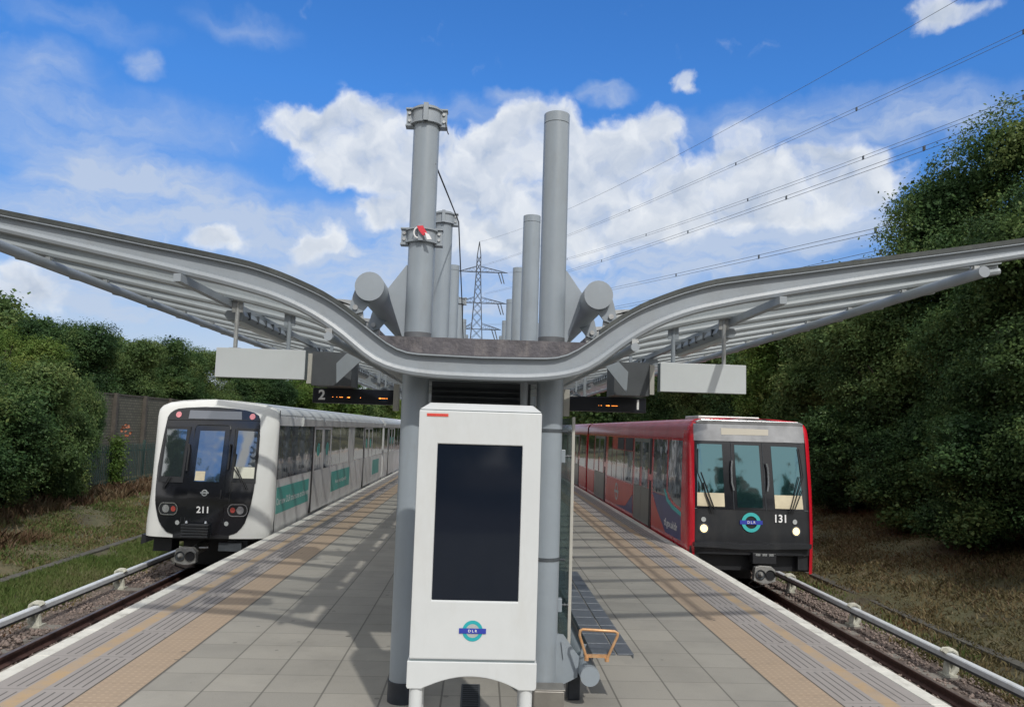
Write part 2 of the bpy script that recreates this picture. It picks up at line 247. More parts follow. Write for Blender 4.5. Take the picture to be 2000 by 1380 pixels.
# ------------------------------------------------------------------ mesh helpers
wloc={}
def link(o,parent):
    col.objects.link(o)
    if parent is not None: o.parent=parent
def tag(o,label=None,cat=None,group=None,kind=None):
    if label: o['label']=label
    if cat: o['category']=cat
    if group: o['group']=group
    if kind: o['kind']=kind
    return o
def empty(name,loc,label,cat,group=None):
    o=bpy.data.objects.new(name,None); o.empty_display_size=.2; col.objects.link(o); o.location=loc; wloc[o.name]=Vector(loc)
    return tag(o,label,cat,group)
class MB:
    def __init__(s): s.v=[]; s.f=[]
    def add(s,vs,fs):
        n=len(s.v); s.v+=[tuple(v) for v in vs]; s.f+=[tuple(i+n for i in f) for f in fs]; return s
    def box(s,x0,x1,y0,y1,z0,z1):
        return s.add([(x0,y0,z0),(x1,y0,z0),(x1,y1,z0),(x0,y1,z0),(x0,y0,z1),(x1,y0,z1),(x1,y1,z1),(x0,y1,z1)],[(0,3,2,1),(4,5,6,7),(0,1,5,4),(1,2,6,5),(2,3,7,6),(3,0,4,7)])
    def tube(s,pts,r,n=10,cap=True,closed=False):
        pts=[Vector(p) for p in pts]; m=len(pts); rr=r if isinstance(r,(list,tuple)) else [r]*m
        base=len(s.v); prev=None
        for i,p in enumerate(pts):
            if closed: d=pts[(i+1)%m]-pts[i-1]
            else: d=pts[min(i+1,m-1)]-pts[max(i-1,0)]
            d.normalize()
            if prev is None:
                a=Vector((0,0,1)) if abs(d.z)<.9 else Vector((1,0,0)); x=d.cross(a).normalized()
            else: x=(prev-d*prev.dot(d)).normalized()
            prev=x; y=d.cross(x)
            for k in range(n):
                t=2*math.pi*k/n; q=p+(x*math.cos(t)+y*math.sin(t))*rr[i]; s.v.append(tuple(q))
        for i in range(m-1 if not closed else m):
            a=base+i*n; b=base+((i+1)%m)*n
            for k in range(n): s.f.append((a+k,a+(k+1)%n,b+(k+1)%n,b+k))
        if cap and not closed:
            s.f.append(tuple(base+k for k in range(n))[::-1]); s.f.append(tuple(base+(m-1)*n+k for k in range(n)))
        return s
    def prism(s,poly,ax,a0,a1):
        # poly of 2D points in the plane perpendicular to axis ax
        def P(p,a): return {'y':(p[0],a,p[1]),'x':(a,p[0],p[1]),'z':(p[0],p[1],a)}[ax]
        n=len(poly); vs=[P(p,a0) for p in poly]+[P(p,a1) for p in poly]
        fs=[tuple(range(n)),tuple(range(2*n-1,n-1,-1))]+[(i,i+n,(i+1)%n+n,(i+1)%n) for i in range(n)]
        return s.add(vs,fs)
    def strip(s,top,bot,y0,y1):
        # closed band between two matching profiles [(x,z)]
        n=len(top); b=len(s.v)
        for y in (y0,y1):
            for p in top: s.v.append((p[0],y,p[1]))
            for p in bot: s.v.append((p[0],y,p[1]))
        for i in range(n-1):
            t0,t1,b0,b1=b+i,b+i+1,b+n+i,b+n+i+1; o=2*n
            s.f+=[(t0,b0,b1,t1),(t0+o,t1+o,b1+o,b0+o),(t0,t1,t1+o,t0+o),(b0,b0+o,b1+o,b1)]
        s.f+=[(b,b+2*n,b+3*n,b+n),(b+n-1,b+2*n-1,b+4*n-1,b+3*n-1)]
        return s
    def build(s,name,m,parent=None,smooth=False,bevel=0,label=None,cat=None,group=None,kind=None,recalc=True):
        me=bpy.data.meshes.new(name); off=Vector((0,0,0))
        p=parent
        if p is not None: off=wloc.get(p.name,Vector((0,0,0)))
        if off.length>0: me.from_pydata([(v[0]-off.x,v[1]-off.y,v[2]-off.z) for v in s.v],[],s.f)
        else: me.from_pydata(s.v,[],s.f)
        if recalc:
            bm=bmesh.new(); bm.from_mesh(me); bmesh.ops.recalc_face_normals(bm,faces=bm.faces); bm.to_mesh(me); bm.free()
        if smooth:
            for q in me.polygons: q.use_smooth=True
            me.set_sharp_from_angle(angle=R(40))
        me.materials.append(m if not isinstance(m,str) else M[m])
        o=bpy.data.objects.new(name,me); link(o,parent); wloc[o.name]=off
        if bevel:
            b=o.modifiers.new('bevel','BEVEL'); b.width=bevel; b.segments=2; b.limit_method='ANGLE'; b.angle_limit=R(40)
        return tag(o,label,cat,group,kind)
def text_mb(txt,size,fn,off=0,align='CENTER',bold=0,sx=1):
    c=bpy.data.curves.new('lettering','FONT'); c.body=txt; c.size=size; c.align_x=align; c.align_y='CENTER'; c.offset=bold; c.resolution_u=3
    o=bpy.data.objects.new('lettering_tmp',c); col.objects.link(o); bpy.context.view_layer.update()
    me=bpy.data.meshes.new_from_object(o.evaluated_get(bpy.context.evaluated_depsgraph_get()))
    mb=MB(); mb.add([fn(v.co.x*sx,v.co.y) for v in me.vertices],[tuple(p.vertices) for p in me.polygons])
    bpy.data.objects.remove(o); bpy.data.curves.remove(c); bpy.data.meshes.remove(me); return mb
def copy_tree(o,loc,label=None,parent=None):
    c=o.copy(); col.objects.link(c); c.parent=parent
    if parent is None: c.location=loc
    if label: c['label']=label
    for ch in o.children: copy_tree(ch,None,None,c)
    return c

# ------------------------------------------------------------------ terrain, platform, track
PROF=[(-400,1.0),(-60,.6),(-24,.3),(-16,-.1),(-13,-.35),(-11,-.68),(-9.3,-.93),(-8.7,-.98),(-7.4,-1.10),(-4.0,-1.10),(0,-1.10),(4.0,-1.10),(7.2,-1.10),(7.7,-1.0),(8.1,-.92),(9.2,-.55),(10.5,-.15),(12.5,.25),(16,.5),(40,.7),(400,1.0)]
def gz(x): return float(np.interp(x,[p[0] for p in PROF],[p[1] for p in PROF]))
def hn(x,y): return (math.sin(x*1.3+y*.7)+math.sin(x*.6-y*1.1+2)+math.sin(x*2.9+y*2.3))*.025
xs=sorted(set([p[0] for p in PROF]+[round(-13+i*.5,2) for i in range(12)]+[round(7.7+i*.5,2) for i in range(12)]))
ys=[-60,-20,0]+[2+i*.8 for i in range(70)]+[62,70,85,110,150,220,400,900]
mb=MB(); g={}
for i,x in enumerate(xs):
    for j,y in enumerate(ys):
        g[i,j]=len(mb.v); mb.v.append((x,y,gz(x)+(hn(x,y) if abs(x)>7.3 else 0)))
for i in range(len(xs)-1):
    for j in range(len(ys)-1): mb.f.append((g[i,j],g[i+1,j],g[i+1,j+1],g[i,j+1]))
def ground_mat():
    m,t=newmat('earth_bank'); b=t.nodes['Principled BSDF']; b.inputs['Roughness'].default_value=.95
    tc=t.nodes.new('ShaderNodeTexCoord'); s=t.nodes.new('ShaderNodeSeparateXYZ'); t.links.new(tc.outputs['Object'],s.inputs[0])
    n=t.nodes.new('ShaderNodeTexNoise'); n.inputs['Scale'].default_value=1.2; n.inputs['Detail'].default_value=10; n.inputs['Roughness'].default_value=.7; t.links.new(tc.outputs['Object'],n.inputs['Vector'])
    r=t.nodes.new('ShaderNodeValToRGB'); cr=r.color_ramp; cr.elements[0].position=.3; cr.elements[0].color=(.055,.04,.028,1); cr.elements[1].position=.7; cr.elements[1].color=(.15,.12,.07,1)
    e=cr.elements.new(.5); e.color=(.085,.085,.04,1); t.links.new(n.outputs[0],r.inputs[0])
    n2=t.nodes.new('ShaderNodeTexNoise'); n2.inputs['Scale'].default_value=14; n2.inputs['Detail'].default_value=8; n2.inputs['Roughness'].default_value=.75; t.links.new(tc.outputs['Object'],n2.inputs['Vector'])
    r2=t.nodes.new('ShaderNodeValToRGB'); r2.color_ramp.elements[0].position=.32; r2.color_ramp.elements[0].color=(.045,.035,.03,1); r2.color_ramp.elements[1].position=.68; r2.color_ramp.elements[1].color=(.24,.19,.165,1); t.links.new(n2.outputs[0],r2.inputs[0])
    ab=t.nodes.new('ShaderNodeMath'); ab.operation='ABSOLUTE'; t.links.new(s.outputs[0],ab.inputs[0])
    mr=t.nodes.new('ShaderNodeMapRange'); t.links.new(ab.outputs[0],mr.inputs[0]); mr.inputs[1].default_value=6.9; mr.inputs[2].default_value=7.7; mr.inputs[3].default_value=1; mr.inputs[4].default_value=0
    mx=t.nodes.new('ShaderNodeMixRGB'); t.links.new(mr.outputs[0],mx.inputs[0]); t.links.new(r.outputs[0],mx.inputs[1]); t.links.new(r2.outputs[0],mx.inputs[2]); t.links.new(mx.outputs[0],b.inputs['Base Color'])
    bp=t.nodes.new('ShaderNodeBump'); bp.inputs['Strength'].default_value=.8; bp.inputs['Distance'].default_value=.05; t.links.new(n2.outputs[0],bp.inputs['Height']); t.links.new(bp.outputs[0],b.inputs['Normal']); return m
mb.build('ground',ground_mat(),smooth=True,kind='structure')
# platform body
mb=MB(); mb.box(-3.98,3.98,-6,75,-1.6,-.012); mb.build('platform_base','concrete',kind='structure')
def slab_mat():
    m,t=newmat('platform_paving'); b=t.nodes['Principled BSDF']; b.inputs['Roughness'].default_value=.82
    nn=t.nodes.new; lk=t.links.new
    tc=nn('ShaderNodeTexCoord'); s=nn('ShaderNodeSeparateXYZ'); lk(tc.outputs['Object'],s.inputs[0])
    def mt(op,a,b2=None,c=None,cl=False):
        n=nn('ShaderNodeMath'); n.operation=op; n.use_clamp=cl
        for i,v in enumerate((a,b2,c)):
            if v is None: continue
            if isinstance(v,(int,float)): n.inputs[i].default_value=v
            else: lk(v,n.inputs[i])
        return n.outputs[0]
    ax=mt('ABSOLUTE',s.outputs[0]); y=s.outputs[1]
    def ns(scale,detail=6,ro=.6,vec=None):
        n=nn('ShaderNodeTexNoise'); n.inputs['Scale'].default_value=scale; n.inputs['Detail'].default_value=detail; n.inputs['Roughness'].default_value=ro; lk(vec or tc.outputs['Object'],n.inputs['Vector']); return n.outputs[0]
    def band(lo,hi,v=None):
        v=v or ax; return mt('MULTIPLY',mt('GREATER_THAN',v,lo),mt('LESS_THAN',v,hi))
    # slab joints
    ux=mt('DIVIDE',mt('SUBTRACT',ax,.24),.49); uy=mt('DIVIDE',mt('SUBTRACT',y,.30),.4515)
    fx=mt('FRACT',ux); fy=mt('FRACT',uy)
    jx=mt('LESS_THAN',mt('MINIMUM',fx,mt('SUBTRACT',1,fx)),.016); jy=mt('LESS_THAN',mt('MINIMUM',fy,mt('SUBTRACT',1,fy)),.011)
    cv=nn('ShaderNodeCombineXYZ'); lk(mt('FLOOR',ux),cv.inputs[0]); lk(mt('FLOOR',uy),cv.inputs[1]); lk(mt('SIGN',s.outputs[0]),cv.inputs[2])
    wn=nn('ShaderNodeTexWhiteNoise'); lk(cv.outputs[0],wn.inputs['Vector'])
    def mixc(f,a,bb,bt='MIX'):
        n=nn('ShaderNodeMixRGB'); n.blend_type=bt
        for i,v in ((0,f),(1,a),(2,bb)):
            if isinstance(v,(int,float)): n.inputs[i].default_value=v
            elif isinstance(v,tuple): n.inputs[i].default_value=(*v,1)
            else: lk(v,n.inputs[i])
        return n.outputs[0]
    base=mixc(wn.outputs['Value'],(.195,.184,.158),(.27,.254,.218))
    base=mixc(mt('MULTIPLY',ns(95,3,.8),.55),base,(.44,.43,.40))
    wide=mt('MULTIPLY',mt('SUBTRACT',ns(1.1,8,.65),.45),1.6,cl=True)
    base=mixc(wide,base,(.17,.165,.15))
    base=mixc(mt('MULTIPLY',jx,.75),base,(.09,.085,.075)); base=mixc(mt('MULTIPLY',jy,.55),base,(.09,.085,.075))
    # orange blister band
    oj=mt('FRACT',mt('DIVIDE',y,.4515)); ojl=mt('LESS_THAN',oj,.02)
    org=mixc(ns(3,8,.7),(.27,.205,.145),(.36,.265,.18)); org=mixc(mt('MULTIPLY',ns(60,3,.8),.4),org,(.42,.35,.28)); org=mixc(mt('MULTIPLY',ojl,.35),org,(.12,.08,.05))
    # blister dots
    bx=mt('SUBTRACT',mt('FRACT',mt('DIVIDE',ax,.066)),.5); by=mt('SUBTRACT',mt('FRACT',mt('DIVIDE',y,.066)),.5)
    bd=mt('ADD',mt('MULTIPLY',bx,bx),mt('MULTIPLY',by,by)); bl=mt('LESS_THAN',bd,.05)
    org=mixc(mt('MULTIPLY',bl,.28),org,(.55,.42,.30))
    # grooved pavers
    gr=mixc(ns(2.2,8,.7),(.21,.19,.185),(.31,.285,.27)); gr=mixc(mt('MULTIPLY',ns(80,3,.8),.35),gr,(.42,.4,.38))
    gf=mt('FRACT',mt('DIVIDE',mt('SUBTRACT',ax,2.725),.0745)); gl=mt('LESS_THAN',gf,.2)
    pj=mt('FRACT',mt('DIVIDE',mt('SUBTRACT',y,.28),.903)); gy=mt('MULTIPLY',mt('GREATER_THAN',pj,.07),mt('LESS_THAN',pj,.93))
    gok=mt('ADD',band(3.14,3.44),band(3.62,3.84),cl=True)
    gv=mt('MULTIPLY',mt('MULTIPLY',gl,gy),gok)
    gr=mixc(mt('MULTIPLY',gv,.78),gr,(.055,.05,.048))
    gr=mixc(mt('MULTIPLY',mt('LESS_THAN',mt('ABSOLUTE',mt('SUBTRACT',pj,.5)),-1),1),gr,(.1,.1,.1))
    pjl=mt('LESS_THAN',pj,.010); gr=mixc(mt('MULTIPLY',pjl,.5),gr,(.09,.085,.08))
    # worn orange-yellow line
    yl=mt('MULTIPLY',band(3.455,3.60),mt('MULTIPLY_ADD',ns(2.5,10,.8),2.6,-.75,True))
    gr=mixc(mt('MULTIPLY',yl,.9),gr,(.44,.29,.13))
    c=mixc(band(2.70,3.105),base,org); c=mixc(mt('GREATER_THAN',ax,3.105),c,gr)
    c=mixc(mt('LESS_THAN',mt('ABSOLUTE',mt('SUBTRACT',ax,3.105)),.008),c,(.07,.06,.05)); c=mixc(mt('LESS_THAN',mt('ABSOLUTE',mt('SUBTRACT',ax,2.70)),.007),c,(.09,.08,.07))
    # gum and oil spots
    vo=nn('ShaderNodeTexVoronoi'); vo.inputs['Scale'].default_value=1.5; lk(tc.outputs['Object'],vo.inputs['Vector'])
    sp2=mt('LESS_THAN',vo.outputs['Distance'],.045); c=mixc(mt('MULTIPLY',sp2,.7),c,(.06,.055,.05))
    vo2=nn('ShaderNodeTexVoronoi'); vo2.inputs['Scale'].default_value=4.3; lk(tc.outputs['Object'],vo2.inputs['Vector']); wn2=nn('ShaderNodeTexWhiteNoise'); lk(vo2.outputs['Position'],wn2.inputs['Vector'])
    g2=mt('MULTIPLY',mt('LESS_THAN',vo2.outputs['Distance'],.10),mt('GREATER_THAN',wn2.outputs['Value'],.72)); c=mixc(mt('MULTIPLY',g2,.5),c,(.09,.085,.078))
    st=mt('MULTIPLY',mt('SUBTRACT',ns(.7,10,.75),.55),3.0,cl=True); c=mixc(mt('MULTIPLY',st,.5),c,(.10,.095,.085)); s3=mt('MULTIPLY',mt('SUBTRACT',ns(7,10,.8),.56),5.0,cl=True); c=mixc(mt('MULTIPLY',s3,.35),c,(.12,.115,.10))
    lk(c,b.inputs['Base Color'])
    h=mt('ADD',mt('MULTIPLY',mt('MAXIMUM',jx,jy),-1),mt('ADD',mt('MULTIPLY',gv,-1.2),mt('MULTIPLY',mt('MULTIPLY',bl,band(2.72,3.09)),.8)))
    h=mt('ADD',h,mt('MULTIPLY',ns(120,3,.8),.6))
    bp=nn('ShaderNodeBump'); bp.inputs['Strength'].default_value=.5; bp.inputs['Distance'].default_value=.006; lk(h,bp.inputs['Height']); lk(bp.outputs[0],b.inputs['Normal']); return m
mb=MB(); mb.box(-3.89,3.89,-6,75,-.012,0); mb.build('platform_paving',slab_mat(),kind='structure')
coping=mat('white_coping_paint',(.62,.61,.56),.75,0,.12,3,.2,40,dirt=(.25,.23,.2),dirtamt=.8,dscale=5)
for sx in (-1,1):
    mb=MB(); y=-6
    while y<75:
        a,b=sorted((sx*3.895,sx*4.045)); mb.box(a,b,y+.003,y+.9-.003,-.10,.002+random.uniform(-.002,.002)); y+=.9
    mb.build('platform_edge',coping,kind='structure',bevel=.006)
# sleepers, rails
def rails():
    for sx,side in ((-1,'left'),(1,'right')):
        for rx,wh in ((4.70,'nearer the platform'),(6.14,'farther from the platform')):
            x=sx*rx; mb=MB()
            prof=[(-.07,-1.08),(.07,-1.08),(.07,-1.065),(.012,-1.045),(.012,-.985),(.034,-.975),(.034,-.945),(-.034,-.945),(-.034,-.975),(-.012,-.985),(-.012,-1.045),(-.07,-1.065)]
            mb.prism([(x+p[0],p[1]) for p in prof],'y',-2,75)
            o=empty('running_rail',(x,0,-1.08),f'brown rusty running rail of the {side} track, {wh}','rail')
            mb.build('rail_web','rust',o); t=MB(); t.box(x-.026,x+.026,-2,75,-.945,-.942); t.build('rail_head','railtop',o)
        mb=MB(); y=-1.7
        while y<70:
            mb.box(*sorted((sx*4.25,sx*6.6)),y,y+.24,-1.13,-1.085); y+=.68
        mb.build('sleepers','concrete',kind='structure')
rails()
M['dustyrail']=M['rust']
# conductor rails
def cond(sx,x0,ybr,side):
    o=empty('conductor_rail',(sx*x0,8,-1.1),f'long white topped conductor rail on brackets beside the {side} track','power rail')
    X=sx*x0; a=MB(); a.prism([(X-.052,-.83),(X-.052,-.765),(X-.04,-.75),(X+.04,-.75),(X+.052,-.765),(X+.052,-.83)],'y',2,70); a.build('cover','cond',o,bevel=0)
    b=MB(); b.box(X-.035,X+.035,2,70,-.872,-.831); b.build('contact_rail','darksteel',o)
    for y in ybr:
        p=MB(); s=-sx  # hook reaches from the outer side over the rail
        pts=[(X+sx*.02,y,-1.06),(X+sx*.10,y,-.98),(X+sx*.125,y,-.86),(X+sx*.11,y,-.75),(X+sx*.05,y,-.715),(X-sx*.03,y,-.72),(X-sx*.06,y,-.755)]
        p.tube([(q[0],q[1]-.03,q[2]) for q in pts],[.05,.045,.035,.032,.032,.034,.036],8); p.tube([(q[0],q[1]+.03,q[2]) for q in pts],[.05,.045,.035,.032,.032,.034,.036],8)
        p.box(X-.09,X+.09,y-.1,y+.1,-1.10,-1.045); k=p.build('bracket','bracket',o,smooth=True)
        q=MB(); q.tube([(X-sx*.01,y,-1.05),(X-sx*.01,y,-.88)],[.06,.035],8); q.build('insulator','bracket',k,smooth=True)
        e=MB(); e.box(*sorted((X-sx*.6,X+sx*.16)),y-.12,y+.12,-1.13,-1.075); e.build('sleeper_end','concrete',k)
cond(-1,6.81,[7.0,9.81,12.66,15.49,18.3,21.1],'left')
cond(1,6.75,[8.2,11.03,13.83,16.66,19.5,22.3],'right')
# cable troughs / kerbs
mb=MB(); y=4
while y<60:
    mb.box(-9.01,-8.80,y+.005,y+.995,-1.1,-.895+random.uniform(-.006,.006)); y+=1
mb.build('cable_trough','darkconc',label='low dark concrete cable trough running through the grass left of the track',cat='trough',bevel=.01)
mb=MB(); y=4
while y<60:
    mb.box(7.80,8.0,y+.005,y+.995,-1.1,-.93+random.uniform(-.006,.006)); y+=1
mb.build('cable_trough','darkconc',label='low dark concrete cable trough at the foot of the right bank',cat='trough',bevel=.01)

# ------------------------------------------------------------------ ballast & grass (stuff)
def np_mesh(name,V,F,m,**k):
    me=bpy.data.meshes.new(name); n=len(V); fs=F.shape[1]
    me.vertices.add(n); me.vertices.foreach_set('co',V.astype(np.float32).ravel())
    me.loops.add(F.size); me.loops.foreach_set('vertex_index',F.astype(np.int32).ravel())
    me.polygons.add(len(F)); me.polygons.foreach_set('loop_start',np.arange(0,F.size,fs,dtype=np.int32))
    me.update(calc_edges=True); me.validate()
    me.materials.append(M[m] if isinstance(m,str) else m)
    return me
def stones(n,x0,x1,y0,y1,z):
    base=np.array([(1,0,0),(0,1,0),(-1,0,0),(0,-1,0),(0,0,1),(0,0,-1),(.6,.6,.6),(-.6,-.6,.5)],float)[:6]
    F0=np.array([(0,1,4),(1,2,4),(2,3,4),(3,0,4),(1,0,5),(2,1,5),(3,2,5),(0,3,5)])
    c=np.stack([rng.uniform(x0,x1,n),y0+(y1-y0)*rng.uniform(0,1,n)**1.5,np.full(n,z)+rng.uniform(-.01,.02,n)],1)
    s=rng.uniform(.016,.042,n)
    B=base[None]*(1+rng.uniform(-.35,.35,(n,6,3)))*s[:,None,None]*np.array([1,1,.7])
    a=rng.uniform(0,6.28,n); ca,sa=np.cos(a),np.sin(a); x=B[...,0]*ca[:,None]-B[...,1]*sa[:,None]; yy=B[...,0]*sa[:,None]+B[...,1]*ca[:,None]
    V=np.stack([x,yy,B[...,2]],-1)+c[:,None]
    return V.reshape(-1,3),(F0[None]+np.arange(n)[:,None,None]*6).reshape(-1,3)
for a,b in ((-7.25,-4.1),(4.1,7.4)):
    V,F=stones(15000,a,b,6,26,-1.095); me=np_mesh('ballast',V,F,'stone'); o=bpy.data.objects.new('ballast',me); col.objects.link(o); tag(o,kind='stuff')
def blades(n,x0,x1,y0,y1,h0,h1,lean=.5,wd=.012,clump=0,pw=1.6):
    x=rng.uniform(x0,x1,n); y=y0+(y1-y0)*rng.uniform(0,1,n)**pw
    if clump:
        k=np.sin(x*3.1+y*1.7)+np.sin(x*1.3-y*2.9+1)+np.sin(y*.9+x*5); keep=(k+rng.uniform(-1.5,1.5,n))>-clump*.6; x=x[keep]; y=y[keep]; n=len(x)
    z=np.interp(x,[p[0] for p in PROF],[p[1] for p in PROF])-.01
    a=rng.uniform(0,6.28,n); h=rng.uniform(h0,h1,n); l=rng.uniform(0,lean,n)*h; b=rng.uniform(0,6.28,n); ww=wd*(.6+y/20)
    p=np.stack([x,y,z],1); d=np.stack([np.cos(a)*ww,np.sin(a)*ww,0*a],1); t=np.stack([np.cos(b)*l,np.sin(b)*l,h],1)
    mdl=np.stack([np.cos(b)*l*.35,np.sin(b)*l*.35,h*.6],1)
    V=np.stack([p-d,p+d,p+mdl+d*.6,p+t,p+mdl-d*.6],1).reshape(-1,3); F=np.arange(n*5).reshape(n,5); return V,F
def grass(name,m,sets):
    Vs=[];Fs=[];o=0
    for s in sets:
        V,F=blades(**s); Vs.append(V); Fs.append(F+o); o+=len(V)
    me=np_mesh(name,np.concatenate(Vs),np.concatenate(Fs),m); ob=bpy.data.objects.new(name,me); col.objects.link(ob); tag(ob,kind='stuff')
grass('grass','grassg',[dict(n=110000,x0=-8.78,x1=-7.2,y0=7,y1=30,h0=.05,h1=.15,wd=.009,lean=.7,clump=1.9),dict(n=30000,x0=-12.6,x1=-9.05,y0=9,y1=34,h0=.04,h1=.12,wd=.010,lean=1.2,clump=1.0),dict(n=12000,x0=-12.5,x1=-9.0,y0=9,y1=34,h0=.04,h1=.12,clump=.5),dict(n=4000,x0=7.0,x1=7.7,y0=9,y1=24,h0=.03,h1=.12,clump=.4)])
grass('dry_grass','grassd',[dict(n=60000,x0=-13.6,x1=-9.0,y0=9,y1=40,h0=.03,h1=.11,lean=1.6,clump=2),dict(n=12000,x0=-9.0,x1=-7.0,y0=7,y1=30,h0=.03,h1=.11,lean=1.5,clump=1),dict(n=70000,x0=7.5,x1=12.5,y0=9,y1=34,h0=.03,h1=.10,lean=1.8,clump=3),dict(n=1500,x0=6.9,x1=7.5,y0=9,y1=13,h0=.04,h1=.14,lean=1.6)])
grass('bracken','bracken',[dict(n=9000,x0=-13.2,x1=-11.9,y0=19,y1=42,h0=.08,h1=.38,lean=1.1,wd=.014,clump=1,pw=1),dict(n=3600,x0=-12.0,x1=-10.3,y0=14,y1=19.5,h0=.06,h1=.28,lean=1.2,clump=1,pw=1),dict(n=9000,x0=8.6,x1=11.6,y0=11,y1=32,h0=.03,h1=.10,lean=1.8,clump=.6)])

# ------------------------------------------------------------------ canopy
LIGHT=[(0,2.755),(.57,2.765),(.66,2.785),(.75,2.835),(.85,2.91),(1.02,3.04),(1.2,3.16),(1.31,3.215),(1.58,3.325),(1.84,3.405),(2.25,3.478),(2.6,3.535),(3.2,3.64),(3.8,3.74),(4.43,3.85),(4.95,3.935)]
BOT=[(0,2.573),(.33,2.576),(.56,2.594),(.66,2.612),(.79,2.648),(.87,2.69),(.97,2.765),(1.06,2.845),(1.15,2.91),(1.3,3.005),(1.46,3.085),(1.69,3.17),(2.08,3.265),(2.6,3.372),(3.2,3.49),(3.8,3.608),(4.43,3.732),(4.95,3.83)]
def smoothp(P,n=60):
    xs=np.linspace(0,4.95,n*4); z=np.interp(xs,[p[0] for p in P],[p[1] for p in P])
    for _ in range(5): 
        z2=z.copy(); z2[2:-2]=(z[:-4]+z[1:-3]+z[2:-2]+z[3:-1]+z[4:])/5; z=z2
    xx=np.linspace(0,4.95,n); return xx,np.interp(xx,xs,z)
XN,LT=smoothp(LIGHT); _,BT=smoothp(BOT)
XF=np.concatenate([-XN[:0:-1],XN]); LF=np.concatenate([LT[:0:-1],LT]); BF=np.concatenate([BT[:0:-1],BT])
def lz(x): return float(np.interp(abs(x),XN,LT))
def bz(x): return float(np.interp(abs(x),XN,BT))
Y0=6.026; RS=1.0766; NR=32; YE=Y0+RS*(NR-1)
can=empty('platform_canopy',(0,Y0+.5,0),'grey gull-wing steel canopy with twin column rows over the platform','canopy')
def rib_mb(y,fascia=False):
    mb=MB()
    top=[(x,z) for x,z in zip(XF,LF)]; bot=[(x,z+.03) for x,z in zip(XF,BF)]
    mb.strip(top,bot,y+.008,y+.020)
    # flange
    fl=[(x,z+.008) for x,z in zip(XF,LF)]; fb2=[(x,z-.004) for x,z in zip(XF,LF)]
    mb.strip(fl,fb2,y-(.036 if fascia else .045),y+.06)
    mb.tube([(x,y,z+.034) for x,z in zip(XF,BF)],.034,8)
    return mb
fas=rib_mb(Y0,True).build('fascia_beam','steel',can,smooth=True)
# front roof edge strip (outer wings only)
for s in (-1,1):
    idx=[i for i,x in enumerate(XN) if x>=.84]
    top=[(s*XN[i],LT[i]+.046) for i in idx]; bot=[(s*XN[i],LT[i]+.009) for i in idx]
    mb=MB(); mb.strip(top,bot,Y0-.042,Y0+.03); mb.build('roof_edge_strip','edge',can)
    # underside lip line
ribm=rib_mb(Y0+RS).build('rib','rib',can,smooth=True)
for k in range(2,NR):
    c=ribm.copy(); col.objects.link(c); c.parent=can; c.location=(0,RS*(k-1),0)
# roof sheets with shallow corrugation along x
for s in (-1,1):
    idx=[i for i,x in enumerate(XN) if x>=.84]; mb=MB()
    mb.strip([(s*XN[i],LT[i]+.030) for i in idx],[(s*XN[i],LT[i]+.018) for i in idx],Y0+.032,YE+.1); mb.build('roof_sheet','sheet',can)
# gutter
mb=MB(); gx=[x for x in XF if abs(x)<=.835]; gx=[-.835]+[x for x in gx if abs(x)<.83]+[.835]
mb.strip([(x,2.918) for x in gx],[(x,lz(x)+.010) for x in gx],Y0+.10,Y0+.115)
mb.strip([(x,lz(x)+.014) for x in gx],[(x,lz(x)+.0095) for x in gx],Y0-.038,Y0+.10)
mb.box(-.824,.824,Y0+.116,YE,2.90,2.905); mb.box(-.835,-.825,Y0+.115,YE,2.9,2.96); mb.box(.825,.835,Y0+.115,YE,2.9,2.96)
mb.build('gutter','gutter',can)
# longitudinal tubes
CX=.5674; CO=.0142
def clamp_mb(x,y,z,h):
    mb=MB(); mb.box(x-.022,x+.022,y-.03,y+.03,z,z+h*.6); mb.tube([(x-.035,y,z+h*.3),(x+.035,y,z+h*.3)],.012,6); mb.tube([(x-.02,y,z+.01),(x-.028,y,z+h*1.15)],.008,6); mb.tube([(x+.02,y,z+.01),(x+.028,y,z+h*1.15)],.008,6); return mb
for s in (-1,1):
    mb=MB(); mb.tube([(s*4.0,Y0-.12,3.577),(s*4.0,YE+.1,3.577)],.046,16); t=mb.build('edge_tube','steel',can,smooth=True)
    p0=clamp_mb(s*4.0,Y0,3.577+.04,.045).build('clamp','galv',t)
    for k in range(1,NR):
        c=p0.copy(); col.objects.link(c); c.parent=t; c.location=(0,RS*k,0)
    mb=MB(); mb.tube([(s*1.2,Y0-.06,2.878),(s*1.2,YE,2.878)],.034,12); t=mb.build('inner_tube','steel',can,smooth=True)
    clamp_mb(s*1.2,Y0,2.90,.075).build('clamp','galv',t)
    mb=MB(); mb.tube([(s*.935,Y0+.16,3.322),(s*.935,YE,3.322)],.119,24); t=mb.build('hub_tube','steel2',can,smooth=True)
    mb=MB(); mb.box(s*2.36-.028,s*2.36+.028,Y0-.12,YE,3.255,3.315); mb.build('cable_tray','steel',can)
